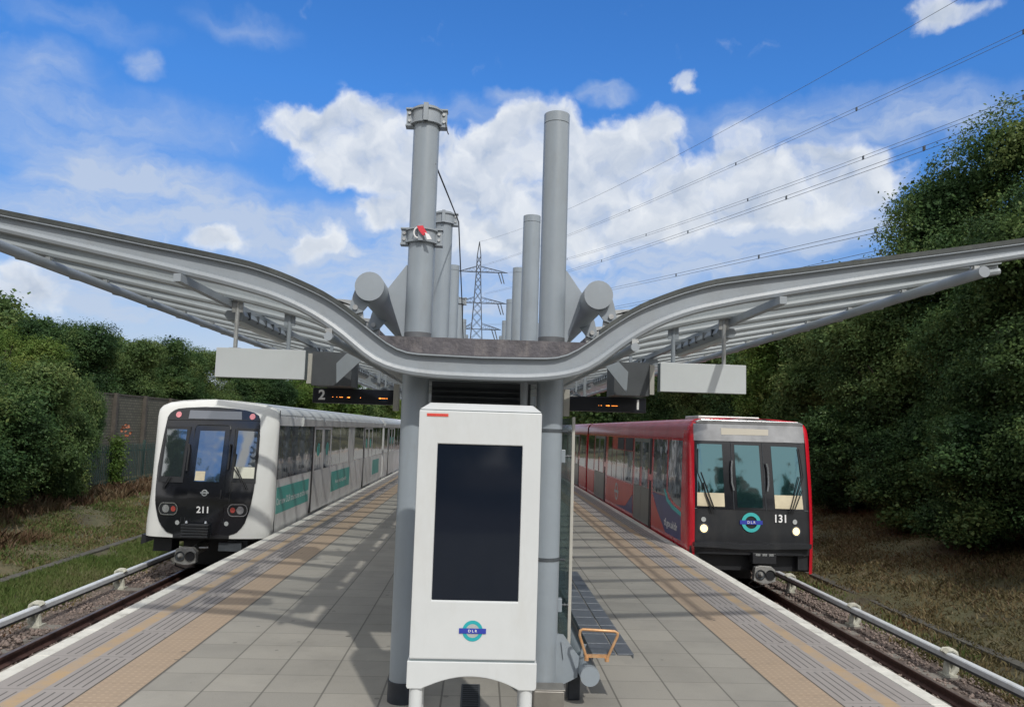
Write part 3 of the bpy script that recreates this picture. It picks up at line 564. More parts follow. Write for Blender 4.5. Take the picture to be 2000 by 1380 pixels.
    # second tube lower between columns, carrying the roof lugs
# columns
def column(s,k):
    x=s*CX+CO; y=6.4894+3.23*k; zt=4.956; r=.1125; n=28
    mb=MB(); mb.tube([(x,y,0),(x,y,zt-.09)],r,n,cap=False); mb.tube([(x,y,zt-.084),(x,y,zt)],r,n)
    mb.tube([(x,y,zt-.092),(x,y,zt-.082)],r-.006,n)
    c=mb.build('column','colp',can,smooth=True)
    b=MB(); b.tube([(x,y,0.0),(x,y,.165)],r+.010,n); b.build('base_sleeve','rubber',c,smooth=True)
    b=MB(); b.tube([(x,y,2.80),(x,y,2.99)],r+.0015,n,cap=False); b.build('grime_band','grime',c,smooth=True)
    g2=MB(); P=[(x+s*.09,3.57),(x+s*.12,3.57),(x+s*.27,3.36),(x+s*.24,3.26),(x+s*.13,2.95),(x+s*.09,2.94)]
    g2.prism(P,'y',y-.012,y+.012); g2.build('gusset','steel2',c)
    # lug on the hub tube with pin and roof plate
    for dy in (-.22,.85) if k<3 else (-.22,):
        yy=y+dy; cx=s*.935
        g3=MB(); g3.prism([(cx-s*.10,3.27),(cx-s*.02,3.22),(cx+s*.06,3.12),(cx+s*.13,3.10),(cx+s*.165,3.15),(cx+s*.14,3.26),(cx+s*.118,3.33)],'y',yy-.01,yy+.01); g3.build('hanger_lug','steel2',c)
        g4=MB(); g4.prism([(cx+s*.05,lz(.985)+.03),(cx+s*.06,3.15),(cx+s*.15,3.22),(cx+s*.42,3.235),(cx+s*.46,lz(1.395)+.03)],'y',yy+.02,yy+.04); g4.build('roof_bracket','galv',c)
        g5=MB(); g5.tube([(cx+s*.115,yy-.03,3.155),(cx+s*.115,yy+.06,3.155)],.022,10); g5.build('bolt','galv',c,smooth=True)
    return c,x,y
def collar(c,x,y,z0,z1):
    r=.1125; mb=MB(); n=28
    for zz in (z0,z1-.014): mb.tube([(x,y,zz),(x,y,zz+.014)],r+.030,n)
    mb.tube([(x,y,z0+.014),(x,y,z1-.014)],r+.014,n,cap=False)
    for s in (-1,1):
        for dy in (-.022,.022):
            mb.box(*sorted((x+s*(r+.008),x+s*(r+.062))),y+dy-.007,y+dy+.007,z0-.0,z1)
        mb.box(*sorted((x+s*(r+.0),x+s*(r+.068))),y-.045,y+.045,z0-.014,z0-.001); mb.box(*sorted((x+s*(r+.0),x+s*(r+.068))),y-.045,y+.045,z1+.001,z1+.013)
    mb.box(x-.02,x+.02,y-r-.045,y-r-.012,z0,z1+.02)
    o=mb.build('collar','steel2',c,smooth=True)
    b=MB()
    for s in (-1,1):
        for zz in (z0+.035,z1-.035): b.tube([(x+s*(r+.036),y-.042,zz),(x+s*(r+.036),y+.042,zz)],.013,6)
    b.build('collar_bolts','galv',o); return o
cols={}
for k in range(11):
    for s in (-1,1): cols[s,k]=column(s,k)
c,x,y=cols[-1,0]; collar(c,x,y,4.80,4.935); collar(c,x,y,3.755,3.875)
c,x,y=cols[-1,1]; collar(c,x,y,4.80,4.935)
c,x,y=cols[-1,3]; collar(c,x,y,4.82,4.95)
c,x,y=cols[1,0]
for z in (2.20,1.15): 
    mb=MB(); mb.tube([(x,y,z-.010),(x,y,z+.004)],.117,28); mb.tube([(x,y,z+.008),(x,y,z+.018)],.117,28); mb.tube([(x+.10,y-.03,z),(x+.155,y-.05,z)],.010,8); mb.build('strap','darksteel',c,smooth=True)
# louvred infill between the first columns, beneath the ribs
mb=MB()
for i in range(6): mb.prism([(6.62+.0,2.52-i*.048),(6.66,2.55-i*.048),(6.665,2.545-i*.048),(6.625,2.515-i*.048)],'x',-.42,.34)
mb.box(-.43,.43,6.69,6.70,2.2,2.60); mb.build('louvre_panel','darksteel',can)
mb=MB(); mb.tube([(.36,6.45,2.60),(.36,6.45,2.30)],[.035,.028],12); mb.tube([(.36,6.45,2.33),(.36,6.45,2.27)],[.04,.03],12); mb.build('drain_pipe','steel',can,smooth=True)
# cable slung down the row of columns
pts=[(-.462,6.43,4.45),(-.40,7.6,4.78-.25),(-.36,9.55,4.80),(-.33,11.5,4.0),(-.34,13.5,3.6),(-.37,16,3.85),(-.38,18,3.3),(-.4,21,3.0)]
MB().tube(pts,.008,6).build('slack_cable','cable',None,label='thin black cable slung down the inner side of the left column row',cat='cable')
MB().tube([(-.385,6.38,4.80),(-.375,6.37,4.74),(-.355,6.36,4.69)],.005,5).build('loose_cable','cable',None,label='short loose cable end hanging from the top collar of the nearest left column',cat='cable')
tg=empty('warning_tag',(-.56,6.35,3.83),'red and white tag and ring hanging on the lower collar of the nearest left column','tag')
MB().tube([(-.575+.035*math.cos(t*.5),6.34,3.82+.045*math.sin(t*.5)) for t in range(13)],.007,6,closed=True).build('ring','tagwhite',tg,smooth=True)
mb=MB(); mb.prism([(-.585,3.87),(-.535,3.875),(-.495,3.81),(-.53,3.79),(-.565,3.83)],'y',6.31,6.325); mb.build('red_tape','tagred',tg)
mb=MB(); mb.prism([(-.515,3.815),(-.48,3.80),(-.455,3.76),(-.495,3.755)],'y',6.30,6.312); mb.build('white_tape','tagwhite',tg)

# ------------------------------------------------------------------ luminaires under the canopy
def lum(s,y0):
    o=empty('strip_light',(s*2.34,y0,3.25),'x','light','strip lights under the canopy wings')
    X=s*2.34; mb=MB(); mb.prism([(X-.075,3.235),(X-.095,3.19),(X-.06,3.145),(X+.06,3.145),(X+.095,3.19),(X+.075,3.235)],'y',y0,y0+1.75); mb.build('housing','beige' if 0 else 'steel2',o)
    mb=MB(); mb.prism([(X-.05,3.144),(X-.03,3.12),(X+.03,3.12),(X+.05,3.144)],'y',y0+.05,y0+1.7); mb.build('diffuser','signwhite',o)
    for i in range(6): MB().box(X-.100,X+.100,y0+.15+i*.28,y0+.18+i*.28,3.17,3.245).build('clip','darksteel',o)
    return o
first=None
ordn=['nearest','second','third','fourth','fifth','sixth','seventh']
for s,side in ((-1,'left'),(1,'right')):
    l0=lum(s,7.25); l0['label']=f'{ordn[0]} strip light under the {side} canopy wing, above the blank sign'
    for i in range(1,7): copy_tree(l0,(s*2.34,7.25+3.23*i,3.25),f'{ordn[i]} strip light along the underside of the {side} canopy wing')

# ------------------------------------------------------------------ blank hanging signs
def sign(s,xa,xb,side):
    y=7.1; o=empty('hanging_sign',((xa+xb)/2,y,2.6),f'blank white rectangular sign hanging on two rods under the {side} canopy wing','sign')
    mb=MB(); mb.box(xa+.004,xb-.004,y+.006,y+.13,2.602,2.866); mb.build('casing','signedge',o)
    mb=MB(); mb.box(xa,xb,y-.006,y+.006,2.60,2.869); mb.build('face','signwhite',o,bevel=.003)
    for i,xr in enumerate(sorted((s*2.285,s*1.80),key=abs,reverse=True)):
        zt=bz(xr)+.0; mb=MB(); mb.tube([(xr,y+.06,2.866),(xr,y+.06,zt+.02)],.019,10); mb.box(xr-.05,xr+.05,y+.052,y+.068,zt-.10,zt+.05); mb.box(xr-.05,xr+.05,y+.03,y+.09,2.866,2.876)
        mb.build('rod','galv' if i==0 else 'steel2',o)
sign(-1,-2.433,-1.624,'left'); sign(1,1.666,2.477,'right')

# ------------------------------------------------------------------ departure boards
def board(s,num):
    side='left' if s<0 else 'right'; y=11.0
    xa,xb=(-2.385,-1.25) if s<0 else (1.275,2.38)
    o=empty('departure_board',((xa+xb)/2,y,2.5),f'black platform {num} departure board with orange dots under the {side} wing','display board')
    mb=MB(); mb.box(xa,xb,y,y+.16,2.50,2.712); c=mb.build('case','dispblack',o,bevel=.006)
    nx=(xa+.13) if s<0 else (xb-.12)
    text_mb(num,.19,lambda a,b:(nx+a,y-.004,2.607+b),bold=.006).build('number','lettering',c)
    mb=MB(); rr=random.Random(3 if s<0 else 4)
    x0,x1=(xa+.28,xb-.02) if s<0 else (xa+.40,xb-.30)
    x=x0
    while x<x1:
        h=.006 if rr.random()<.6 else .014; ww=rr.choice([.006,.010,.03,.05]); 
        if rr.random()<.55: mb.box(x,x+ww,y-.003,y-.001,2.588-h/2,2.588+h/2)
        x+=ww+rr.choice([.006,.01,.03])
    mb.build('lit_dots','led',c)
    # mounting shroud above, angled plate in front
    ma,mb_=(-2.26,-1.74) if s<0 else (1.79,2.27)
    m=MB(); m.box(ma,mb_,10.30,10.9,2.712,3.16); m.box(ma+.08,mb_-.08,10.9,11.1,2.712,3.2); m.build('mounting_shroud','shroud',o)
    e=ma if s<0 else mb_; m=MB(); m.box(*sorted((e,e-s*-.06)),10.27,10.298,2.73,3.13); m.build('shroud_edge','beige',o)
    k=10.0/9; T=[(-1.756, 3.127), (-1.566, 3.04), (-1.873, 2.731), (-1.887, 2.989)] if s<0 else [(1.622, 3.068), (1.79, 3.135), (1.921, 3.004), (1.905, 2.728)]
    m=MB(); m.prism(T,'y',10.0,10.02); m.build('angled_plate','steel2',o)
    m=MB(); ex=(-1.245,-1.17) if s<0 else (1.19,1.27); m.box(*ex,y-.02,y+.12,2.42,2.80); m.build('end_bracket','beige',o)
    MB().box(xa+.2,xa+.24,y+.05,y+.09,2.712,bz(xa)+.1).build('hanger','steel',o); MB().box(xb-.24,xb-.2,y+.05,y+.09,2.712,bz(xb)+.1).build('hanger','steel',o)
board(-1,'2'); board(1,'1')
# round loudspeakers further along
for s,side in ((-1,'left'),(1,'right')):
    o=empty('loudspeaker',(s*1.75,14.2,2.82),f'small grey horn loudspeaker under the {side} wing beyond the departure board','loudspeaker')
    mb=MB(); mb.tube([(s*1.75,14.0,2.82),(s*1.75,14.25,2.82)],[.085,.075],18); mb.build('horn','steel2',o,smooth=True)
    mb=MB(); mb.tube([(s*1.75,13.993,2.82),(s*1.75,13.999,2.82)],.055,18); mb.build('grille','darksteel',o)
    mb=MB(); mb.box(s*1.75-.015,s*1.75+.015,14.1,14.13,2.9,3.2); mb.build('arm','steel',o)

# ------------------------------------------------------------------ information kiosk
def roundel(cx,cz,y,r,bw,bh,parent,disc=True,txt='DLR'):
    mb=MB(); n=40
    for i in range(n):
        a0=2*math.pi*i/n; a1=2*math.pi*(i+1)/n; ri=r*.66
        mb.add([(cx+ri*math.cos(a0),y,cz+ri*math.sin(a0)),(cx+r*math.cos(a0),y,cz+r*math.sin(a0)),(cx+r*math.cos(a1),y,cz+r*math.sin(a1)),(cx+ri*math.cos(a1),y,cz+ri*math.sin(a1))],[(0,1,2,3)])
    o=mb.build('roundel_ring','teal',parent)
    if disc: mb=MB(); mb.tube([(cx,y+.0005,cz),(cx,y+.001,cz)],r*.66,32); mb.build('roundel_disc','greydisc',o)
    mb=MB(); mb.box(cx-bw,cx+bw,y-.004,y-.0015,cz-bh,cz+bh); b=mb.build('roundel_bar','blue',o)
    text_mb(' '.join(txt),bh*1.45,lambda a,bb:(cx+a*1.05,y-.0055,cz+bb),bold=.0003).build('lettering','lettering',b)
kx=.005
ki=empty('information_kiosk',(0,5.4,0),'tall white fibreglass information kiosk with a blank dark screen between the front columns','kiosk')
mb=MB(); z0,z1=.668,2.318; Yf=5.30; Yb=5.56
# body ring around screen opening, built as a front plate with a hole + shell
sx0,sx1,sz0,sz1=-.286,.297,1.05,2.092; xa,xb=-.418,.425
F=[(xa,z0),(xb,z0),(xb,z1),(xa,z1)]; S=[(sx0,sz0),(sx1,sz0),(sx1,sz1),(sx0,sz1)]
vs=[(p[0],Yf,p[1]) for p in F]+[(p[0],Yf,p[1]) for p in S]+[(p[0],Yf+.014,p[1]) for p in S]+[(p[0],Yb,p[1]) for p in F]
fs=[(0,1,5,4),(1,2,6,5),(2,3,7,6),(3,0,4,7),(4,5,9,8),(5,6,10,9),(6,7,11,10),(7,4,8,11),(0,12,13,1),(1,13,14,2),(2,14,15,3),(3,15,12,0),(12,15,14,13),(8,9,10,11)]
mb.add(vs,fs); body=mb.build('body','white',ki,bevel=.012,recalc=True)
mb=MB(); mb.add([(xa+.002,Yf+.002,z1+.006),(xb-.002,Yf+.002,z1+.006),(xb-.002,Yb,z1+.006),(xa+.002,Yb,z1+.006),(-.365,Yb-.005,2.378),(.381,Yb-.005,2.378),(.37,Yb-.09,2.374),(-.355,Yb-.09,2.374)],[(0,1,6,7),(1,2,5,6),(2,3,4,5),(3,0,7,4),(4,7,6,5),(0,3,2,1)]); mb.build('cap','white',ki,bevel=.004)
mb=MB(); mb.box(xa+.004,xb-.004,Yf+.006,Yb-.004,z1-.001,z1+.0065); mb.build('cap_seal','signedge',ki)
mb=MB(); mb.box(sx0+.001,sx1-.001,Yf+.010,Yf+.0135,sz0+.001,sz1-.001); mb.build('screen','screen',ki)
mb=MB(); mb.box(xa+.006,xb-.006,Yf+.006,Yb-.006,.655,.6685); mb.build('body_seal','signedge',ki)
arch=[(xa-.012,.655),(xb+.008,.655),(xb+.008,.492),(.42,.478),(.318,.478),(.30,.487)]
for i in range(1,12):
    t=i/12; arch.append((.29-.585*t, .49+.072*math.sin(math.pi*t)**.8))
arch+=[(-.315,.487),(-.33,.478),(xa-.005,.478),(xa-.012,.492)]
mb=MB(); mb.prism(arch,'y',Yf-.004,Yf+.10); mb.prism([(p[0],p[1]) for p in arch],'y',Yb-.06,Yb); mb.box(xa-.012,xa+.07,Yf+.10,Yb-.06,.478,.655); mb.box(xb-.07,xb+.008,Yf+.10,Yb-.06,.478,.655); mb.build('skirt','white',ki,bevel=.005)
for lx in (-.367,.366):
    for ly in (Yf+.05,Yb-.05):
        mb=MB(); mb.tube([(lx,ly,0),(lx,ly,.49)],.045,20); mb.build('leg','white',ki,smooth=True)
mb=MB(); mb.tube([(kx-.01,5.298,.857),(kx-.01,5.299,.857)],.001,6)
roundel(-.003,.857,5.2975,.068,.090,.0165,body)
mb=MB(); mb.box(-.366,-.219,5.2965,5.299,2.277,2.297); st=mb.build('sticker','sticker',body)
# orange sticker lettering kept as blurry light strokes
mb=MB(); rr=random.Random(5); x=-.360
while x<-.228: ww=rr.uniform(.004,.010); mb.box(x,x+ww,5.2955,5.2962,2.283,2.291); x+=ww+.004
mb.build('sticker_print','tagred',st)
# drain cover between the kiosk legs
mb=MB(); mb.box(-.082,.076,5.0,6.9,.001,.006)
dr=mb.build('drain_cover','darksteel',None,label='dark metal drain cover strip set in the paving beneath the kiosk',cat='drain cover')
mb=MB()
for i in range(38): mb.box(-.068,.062,5.03+i*.049,5.05+i*.049,.006,.009)
mb.build('grating','black',dr)
# stainless box by the right column
bx=empty('steel_box',(.62,6.4,0),'low stainless steel box at the foot of the nearest right column','box')
mb=MB(); mb.box(.49,.73,6.2,6.36,0,.185); mb.build('case','stainless',bx,bevel=.008)
mb=MB(); mb.box(.484,.736,6.195,6.37,.187,.196); mb.build('lid','stainless',bx,bevel=.003)

# ------------------------------------------------------------------ bench + glass screen
be=empty('platform_bench',(1.1,8.2,0),'grey metal platform bench with copper armrest beside the glass screen','bench')
mb=MB(); mb.tube([(.94,6.28,.275),(.94,10.6,.275)],.077,24); mb.build('beam','colp',be,smooth=True)
for yy in (6.45,9.7):
    mb=MB(); mb.prism([(.66,.56),(.74,.55),(.87,.38),(.86,.22),(.70,.14),(.66,.14)],'y',yy-.012,yy+.012); mb.prism([(.72,.50),(.76,.46),(.74,.36)],'y',yy-.03,yy-.013); mb.build('gusset','colp',be)
    mb=MB(); mb.box(.80,.90,yy+.1,yy+.25,0,.20); mb.build('foot','rubber',be,bevel=.01)
    mb=MB(); mb.prism([(.90,.34),(.98,.34),(1.22,.41),(1.22,.435),(.92,.435)],'y',yy+.15,yy+.17); mb.build('seat_bracket','steel2',be)
for i in range(6):
    ya=6.30+i*.60
    mb=MB(); mb.box(.955,1.145,ya,ya+.285,.436,.450); mb.box(1.157,1.29,ya,ya+.285,.436,.450); mb.box(.955,1.145,ya+.30,ya+.585,.436,.450); mb.box(1.157,1.29,ya+.30,ya+.585,.436,.450); mb.box(.955,.965,ya,ya+.585,.40,.437); mb.box(1.28,1.29,ya,ya+.585,.415,.437)
    mb.build('seat','seat',be,bevel=.003)
mb=MB(); mb.tube([(.905,6.26,.425),(.845,6.25,.60),(.850,6.25,.635),(.87,6.25,.645),(1.125,6.25,.635),(1.15,6.25,.62),(1.148,6.25,.60),(1.068,6.26,.42)],.0115,10)
mb.tube([(.905,6.26,.43),(.905,6.26,.405)],.018,10); mb.tube([(1.068,6.26,.425),(1.068,6.26,.40)],.018,10); mb.box(.90,1.07,6.262,6.29,.425,.447); mb.build('armrest','copper',be,smooth=True)
gs=empty('glass_screen',(.8,6.6,0),'frameless glass wind screen with pale edge strip beside the nearest right column','glass screen')
mb=MB(); mb.box(.797,.805,6.60,10.3,.33,2.32); mb.build('pane','clear',gs)
mb=MB(); mb.box(.788,.814,6.575,6.60,.325,2.325); mb.build('edge_strip','beige',gs,bevel=.003)
for yy in (6.6,9.7):
    for zz in (1.99,.755):
        mb=MB(); mb.box(.68,.735,yy-.03,yy+.03,zz-.055,zz+.055); k=mb.build('clamp_block','colp',gs,bevel=.004)
        mb=MB(); mb.tube([(.735,yy,zz),(.797,yy,zz)],.009,8); mb.tube([(.755,yy,zz),(.762,yy,zz)],.018,8); mb.tube([(.78,yy,zz),(.796,yy,zz)],.02,8); mb.build('stud','darksteel',k)

# ------------------------------------------------------------------ trains
def lerp(a,b,t): return a+(b-a)*t
class Front:
    def __init__(s,xc,w,n,Yc,zs,ys): s.xc,s.w,s.n,s.Yc,s.zs,s.ys=xc,w,n,Yc,zs,ys
    def y(s,x,z):
        Yn=float(np.interp(z,s.zs,s.ys)); u=min(abs(x-s.xc)/s.w,1)
        return Yn+(s.Yc-Yn)*(1-(1-u**s.n)**(1/s.n))
    def p(s,x,z,off=0): return (x,s.y(x,z)-off,z)
    def quad(s,q,off,nx=14,nz=8,mb=None,thick=.0):
        TL,TR,BR,BL=q; mb=mb or MB(); idx={}
        for j in range(nz+1):
            for i in range(nx+1):
                a=i/nx;b=j/nz; x=lerp(lerp(TL[0],TR[0],a),lerp(BL[0],BR[0],a),b); z=lerp(lerp(TL[1],TR[1],a),lerp(BL[1],BR[1],a),b)
                idx[i,j]=len(mb.v); mb.v.append(s.p(x,z,off))
        for j in range(nz):
            for i in range(nx): mb.f.append((idx[i,j],idx[i+1,j],idx[i+1,j+1],idx[i,j+1]))
        return mb
    def rows(s,rows,off,nx=30):
        mb=MB(); idx={}
        for j,(z,xl,xr) in enumerate(rows):
            for i in range(nx+1):
                t=.5-.5*math.cos(math.pi*i/nx); idx[i,j]=len(mb.v); mb.v.append(s.p(lerp(xl,xr,t),z,off))
        for j in range(len(rows)-1):
            for i in range(nx): mb.f.append((idx[i,j],idx[i+1,j],idx[i+1,j+1],idx[i,j+1]))
        return mb
    def disc(s,cx,cz,rx,rz,off,ri=0,n=24,mb=None,stad=0):
        mb=mb or MB(); b=len(mb.v); K=[0.0001,.5,1] if ri==0 else [ri,1]
        for k in K:
            for i in range(n):
                a=2*math.pi*i/n; c=math.cos(a); ex=stad*(1 if c>0 else -1)
                mb.v.append(s.p(cx+ex+rx*k*c,cz+rz*k*math.sin(a),off))
        for k in range(len(K)-1):
            for i in range(n): mb.f.append((b+k*n+i,b+(k+1)*n+i,b+(k+1)*n+(i+1)%n,b+k*n+(i+1)%n))
        return mb
    def line(s,pts,r,off,n=6):
        return MB().tube([s.p(x,z,off) for x,z in pts],r,n)
def section(xc,S): # S list of (halfwidth,z) bottom to top
    return [(xc+a,z) for a,z in S]+[(xc-a,z) for a,z in S[::-1]]
def half_at(S,z): return float(np.interp(z,[p[1] for p in S],[p[0] for p in S]))
def shell_front(Fr,S,name,m,parent,zlo,zhi,nz=30):
    mb=MB(); nx=36; idx={}
    zs=[lerp(zlo,zhi,j/nz) for j in range(nz+1)]
    for j,z in enumerate(zs):
        h=half_at(S,z)
        for i in range(nx+1):
            t=-math.cos(math.pi*i/nx); x=Fr.xc+t*h; uu=min(abs(t),1); Yn=float(np.interp(z,Fr.zs,Fr.ys)); y=Yn+(Fr.Yc-Yn)*(1-max(0,1-uu**Fr.n)**(1/Fr.n))
            idx[i,j]=len(mb.v); mb.v.append((x,y,z))
    for j in range(nz):
        for i in range(nx): mb.f.append((idx[i,j],idx[i+1,j],idx[i+1,j+1],idx[i,j+1]))
    # close top to roof
    tops=[]
    for i in range(nx+1):
        tops.append(len(mb.v)); v=mb.v[idx[i,nz]]; mb.v.append((v[0],Fr.Yc+.02,v[2]))
    for i in range(nx): mb.f.append((idx[i,nz],idx[i+1,nz],tops[i+1],tops[i]))
    return mb.build(name,m,parent,smooth=True)
def xbox(mb,X,out,y0,y1,z0,z1,d=.02):
    # thin slab on a side wall at x=X, 'out' = direction (+1/-1) it stands proud by d
    return mb.box(*sorted((X-out*.01,X+out*d)),y0,y1,z0,z1)

# ---- white train (left)
WT=empty('white_train',(-5.425,16,-.95),'white and black fronted train numbered 211 with teal side panels at the left platform','train')
SW=[(1.29,-.12),(1.325,.3),(1.325,2.30),(1.30,2.40),(1.22,2.48),(1.05,2.545),(.75,2.59),(.35,2.62),(.001,2.63)]
FW=Front(-5.425,1.325,2.8,16.0,[-.5,0,.6,1.0,2.0,2.45,2.55,2.63],[15.66,15.6,15.56,15.6,15.78,15.90,15.93,15.97])
mask_=shell_front(FW,SW,'front_mask','mask',WT,-.10,2.628)
def car(sec,xc,y0,y1,nm,m,parent,roof=None):
    S=section(xc,sec); mb=MB(); mb.prism(S,'y',y0,y1); return mb.build(nm,m,parent,smooth=True)
def far_taper(o):
    for v in o.data.vertices:
        if v.co.x<0:
            k=float(np.interp(v.co.z+.95,[0,.7,1.2,1.95,2.35,2.7],[1,.965,.94,.90,.865,.85])); v.co.x*=k
b1=car([p for p in SW],-5.425,16.002,32.85,'body','silver',WT)
b2=car([p for p in SW],-5.425,33.3,50,'body','silver',WT)
for a,b in ((16.002,32.85),(33.3,50)):
    rp=[(p[0]+.006,p[1]+.006) for p in SW if p[1]>=2.36]; mb=MB(); mb.prism(section(-5.425,[(1.322,2.362)]+rp),'y',a+.001,b); mb.build('roof','roofsilver',WT,smooth=True)
    mb=MB(); mb.prism([(-4.105,2.352),(-4.105,2.13),(-4.070,2.14),(-4.055,2.30),(-4.075,2.352)],'y',18.0 if a<20 else a+.1,b-.02); mb.build('door_gear_cover','roofsilver',WT)
mb=MB(); mb.box(-6.5,-4.25,32.85,33.3,-.1,2.3); mb.build('gangway','black',WT)
far_taper(mask_)
for q_ in list(WT.children):
    if q_.name.split('.')[0] in ('body','roof'): far_taper(q_)
mb=MB(); mb.box(-6.6,-4.22,16.5,50,-.30,-.11); mb.box(-6.35,-4.45,17.3,50,-.90,-.30); mb.build('underframe','black',WT)
VL_=[(2.476,-5.6,-5.3),(2.45,-5.95,-4.92),(2.425,-6.12,-4.74),(2.39,-6.2,-4.6),(2.33,-6.27,-4.50),(2.25,-6.31,-4.466),(1.9,-6.335,-4.43),(1.5,-6.36,-4.42),(1.26,-6.37,-4.425),(.84,-6.36,-4.445),(.6,-6.34,-4.47),(.456,-6.313,-4.50),(.3,-6.27,-4.545),(.215,-6.24,-4.571),(.12,-6.18,-4.63),(.03,-6.10,-4.713),(-.0,-6.06,-4.77),(-.03,-5.95,-4.86)]
vz=FW.rows(VL_,.012).build('visor','visor',WT,smooth=True)
sol=lambda o,t: (setattr(o.modifiers.new('solid','SOLIDIFY'),'thickness',t),o)[1]
# lower dark panel between the mask horns and black underskirt
FW.rows([(-.03,-5.95,-4.86),(-.10,-5.95,-4.86)],.012).build('lower_panel','visor2',WT)
mb=MB(); mb.prism([(-6.70,-.105),(-6.71,-.30),(-6.50,-.20),(-6.40,-.18),(-4.5,-.18),(-4.2,-.105)],'y',15.98,16.5); mb.build('underskirt','black',WT)
MB().box(-6.47,-6.10,16.0,16.4,-.43,-.18).build('equipment_box','black',WT,bevel=.01)
MB().box(-5.0,-4.6,16.0,16.2,-.34,-.18).build('equipment_box','darksteel',WT,bevel=.01)
def wquad(q,off,nm,m,par,**k): return FW.quad(q,off,**k).build(nm,m,par,smooth=True)
wf='window_frame'
L_=wquad([(-6.30,2.07),(-5.81,2.07),(-5.82,.97),(-6.32,.97)],.020,wf,'black',WT)
wquad([(-6.27,2.015),(-5.87,2.01),(-5.865,1.085),(-6.265,1.085)],.026,'windscreen','glassf',L_)
D_=wquad([(-5.705,2.09),(-5.03,2.095),(-4.985,.20),(-5.705,.20)],.022,'front_door','visor',WT)
wquad([(-5.605,1.995),(-5.115,2.0),(-5.11,1.0),(-5.603,1.0)],.030,'door_window','glassf',D_)
wquad([(-5.590,1.20),(-5.40,1.20),(-5.40,1.02),(-5.59,1.02)],.033,'seat_back','cream',D_)
R_=wquad([(-4.89,2.07),(-4.455,2.065),(-4.42,.99),(-4.90,1.0)],.020,wf,'black',WT)
wquad([(-4.855,2.018),(-4.48,2.01),(-4.465,1.305),(-4.850,1.305)],.026,'windscreen','glassf',R_)
wquad([(-4.850,1.303),(-4.465,1.30),(-4.462,1.08),(-4.848,1.083)],.026,'dashboard','creamw',R_)
# thin raised seams
for pts in ([(-6.285,2.20),(-5.4,2.215),(-4.47,2.232)],[(-5.72,2.04),(-5.69,2.10),(-5.65,2.115),(-5.08,2.12),(-5.03,2.10),(-5.01,2.04),(-4.975,.20)],[(-5.72,2.04),(-5.725,.20)],[(-5.80,2.07),(-5.80,.2)],[(-4.92,2.05),(-4.88,.6)]):
    FW.line(pts,.006,.026).build('seam','visor2',WT)
h_=wquad([(-5.88,2.40),(-4.845,2.40),(-4.82,2.238),(-5.885,2.232)],.022,'destination_display','greydisp',WT)
for cx in (-6.09,-4.62): FW.disc(cx,2.306,.056,.06,.024).build('marker_lamp','lamppink',WT)
for cx,sg in ((-6.06,1),(-4.715,-1)):
    hp=FW.disc(cx,.46,.10,.125,.024,stad=.09).build('headlight','visor2',WT)
    FW.disc(cx,.46,.10,.125,.032,ri=.86,stad=.09).build('headlight_ring','chrome',hp)
    q=FW.disc(cx-sg*.045 if sg>0 else cx+.05,.462,.070,.078,.034).build('lens','lampglass',hp)
    FW.disc(cx+sg*.105 if sg>0 else cx-.09,.462,.048,.054,.034).build('red_lens','lampred',hp)
for cx in (-5.868,-4.918): FW.disc(cx,.196,.042,.045,.022).build('small_lamp','greydisc',WT)
text_mb('211',.175,lambda a,b:FW.p(-5.372+a*1.0,.452+b,.034),bold=.004).build('number','lettering',D_)
rr_=FW.disc(-5.37,.785,.062,.064,.034,ri=.62).build('roundel_ring','greydisc',D_)
FW.quad([(-5.452,.80),(-5.288,.80),(-5.288,.77),(-5.452,.77)],.037,4,1).build('roundel_bar','greydisc',rr_)
mb=MB()
for i in range(5): mb.box(-5.745,-5.222,15.44-.0,15.60,-.075+i*.054,-.035+i*.054)
mb.box(-5.735,-5.23,15.50,15.62,-.085,.185); st_=mb.build('folding_step','visor2',WT,bevel=.006)
for cx in (-5.66,-5.29): MB().tube([(cx,15.50,.20),(cx,15.50,.245)],[.03,.02],10).build('step_stud','chrome',st_,smooth=True)
for pts in ([(-5.79,1.73),(-5.765,1.60),(-5.765,1.34),(-5.76,1.20)],[(-4.965,1.75),(-4.965,1.60),(-4.965,1.35),(-4.965,1.25)]): FW.line(pts,.018,.06).build('handle','black',WT,smooth=True)
FW.line([(-5.05,.85),(-5.045,.68)],.014,.05).build('handle','black',WT)
FW.line([(-6.05,1.08),(-6.12,.95),(-6.18,.84)],.012,.06).build('wiper','black',WT); FW.line([(-6.10,1.08),(-6.20,.86)],.010,.05).build('wiper','black',WT)
FW.line([(-4.84,1.56),(-4.85,1.28),(-4.72,1.10),(-4.60,.88)],.011,.06).build('wiper','black',WT); FW.line([(-4.81,1.30),(-4.66,1.05),(-4.56,.87)],.010,.055).build('wiper','black',WT)
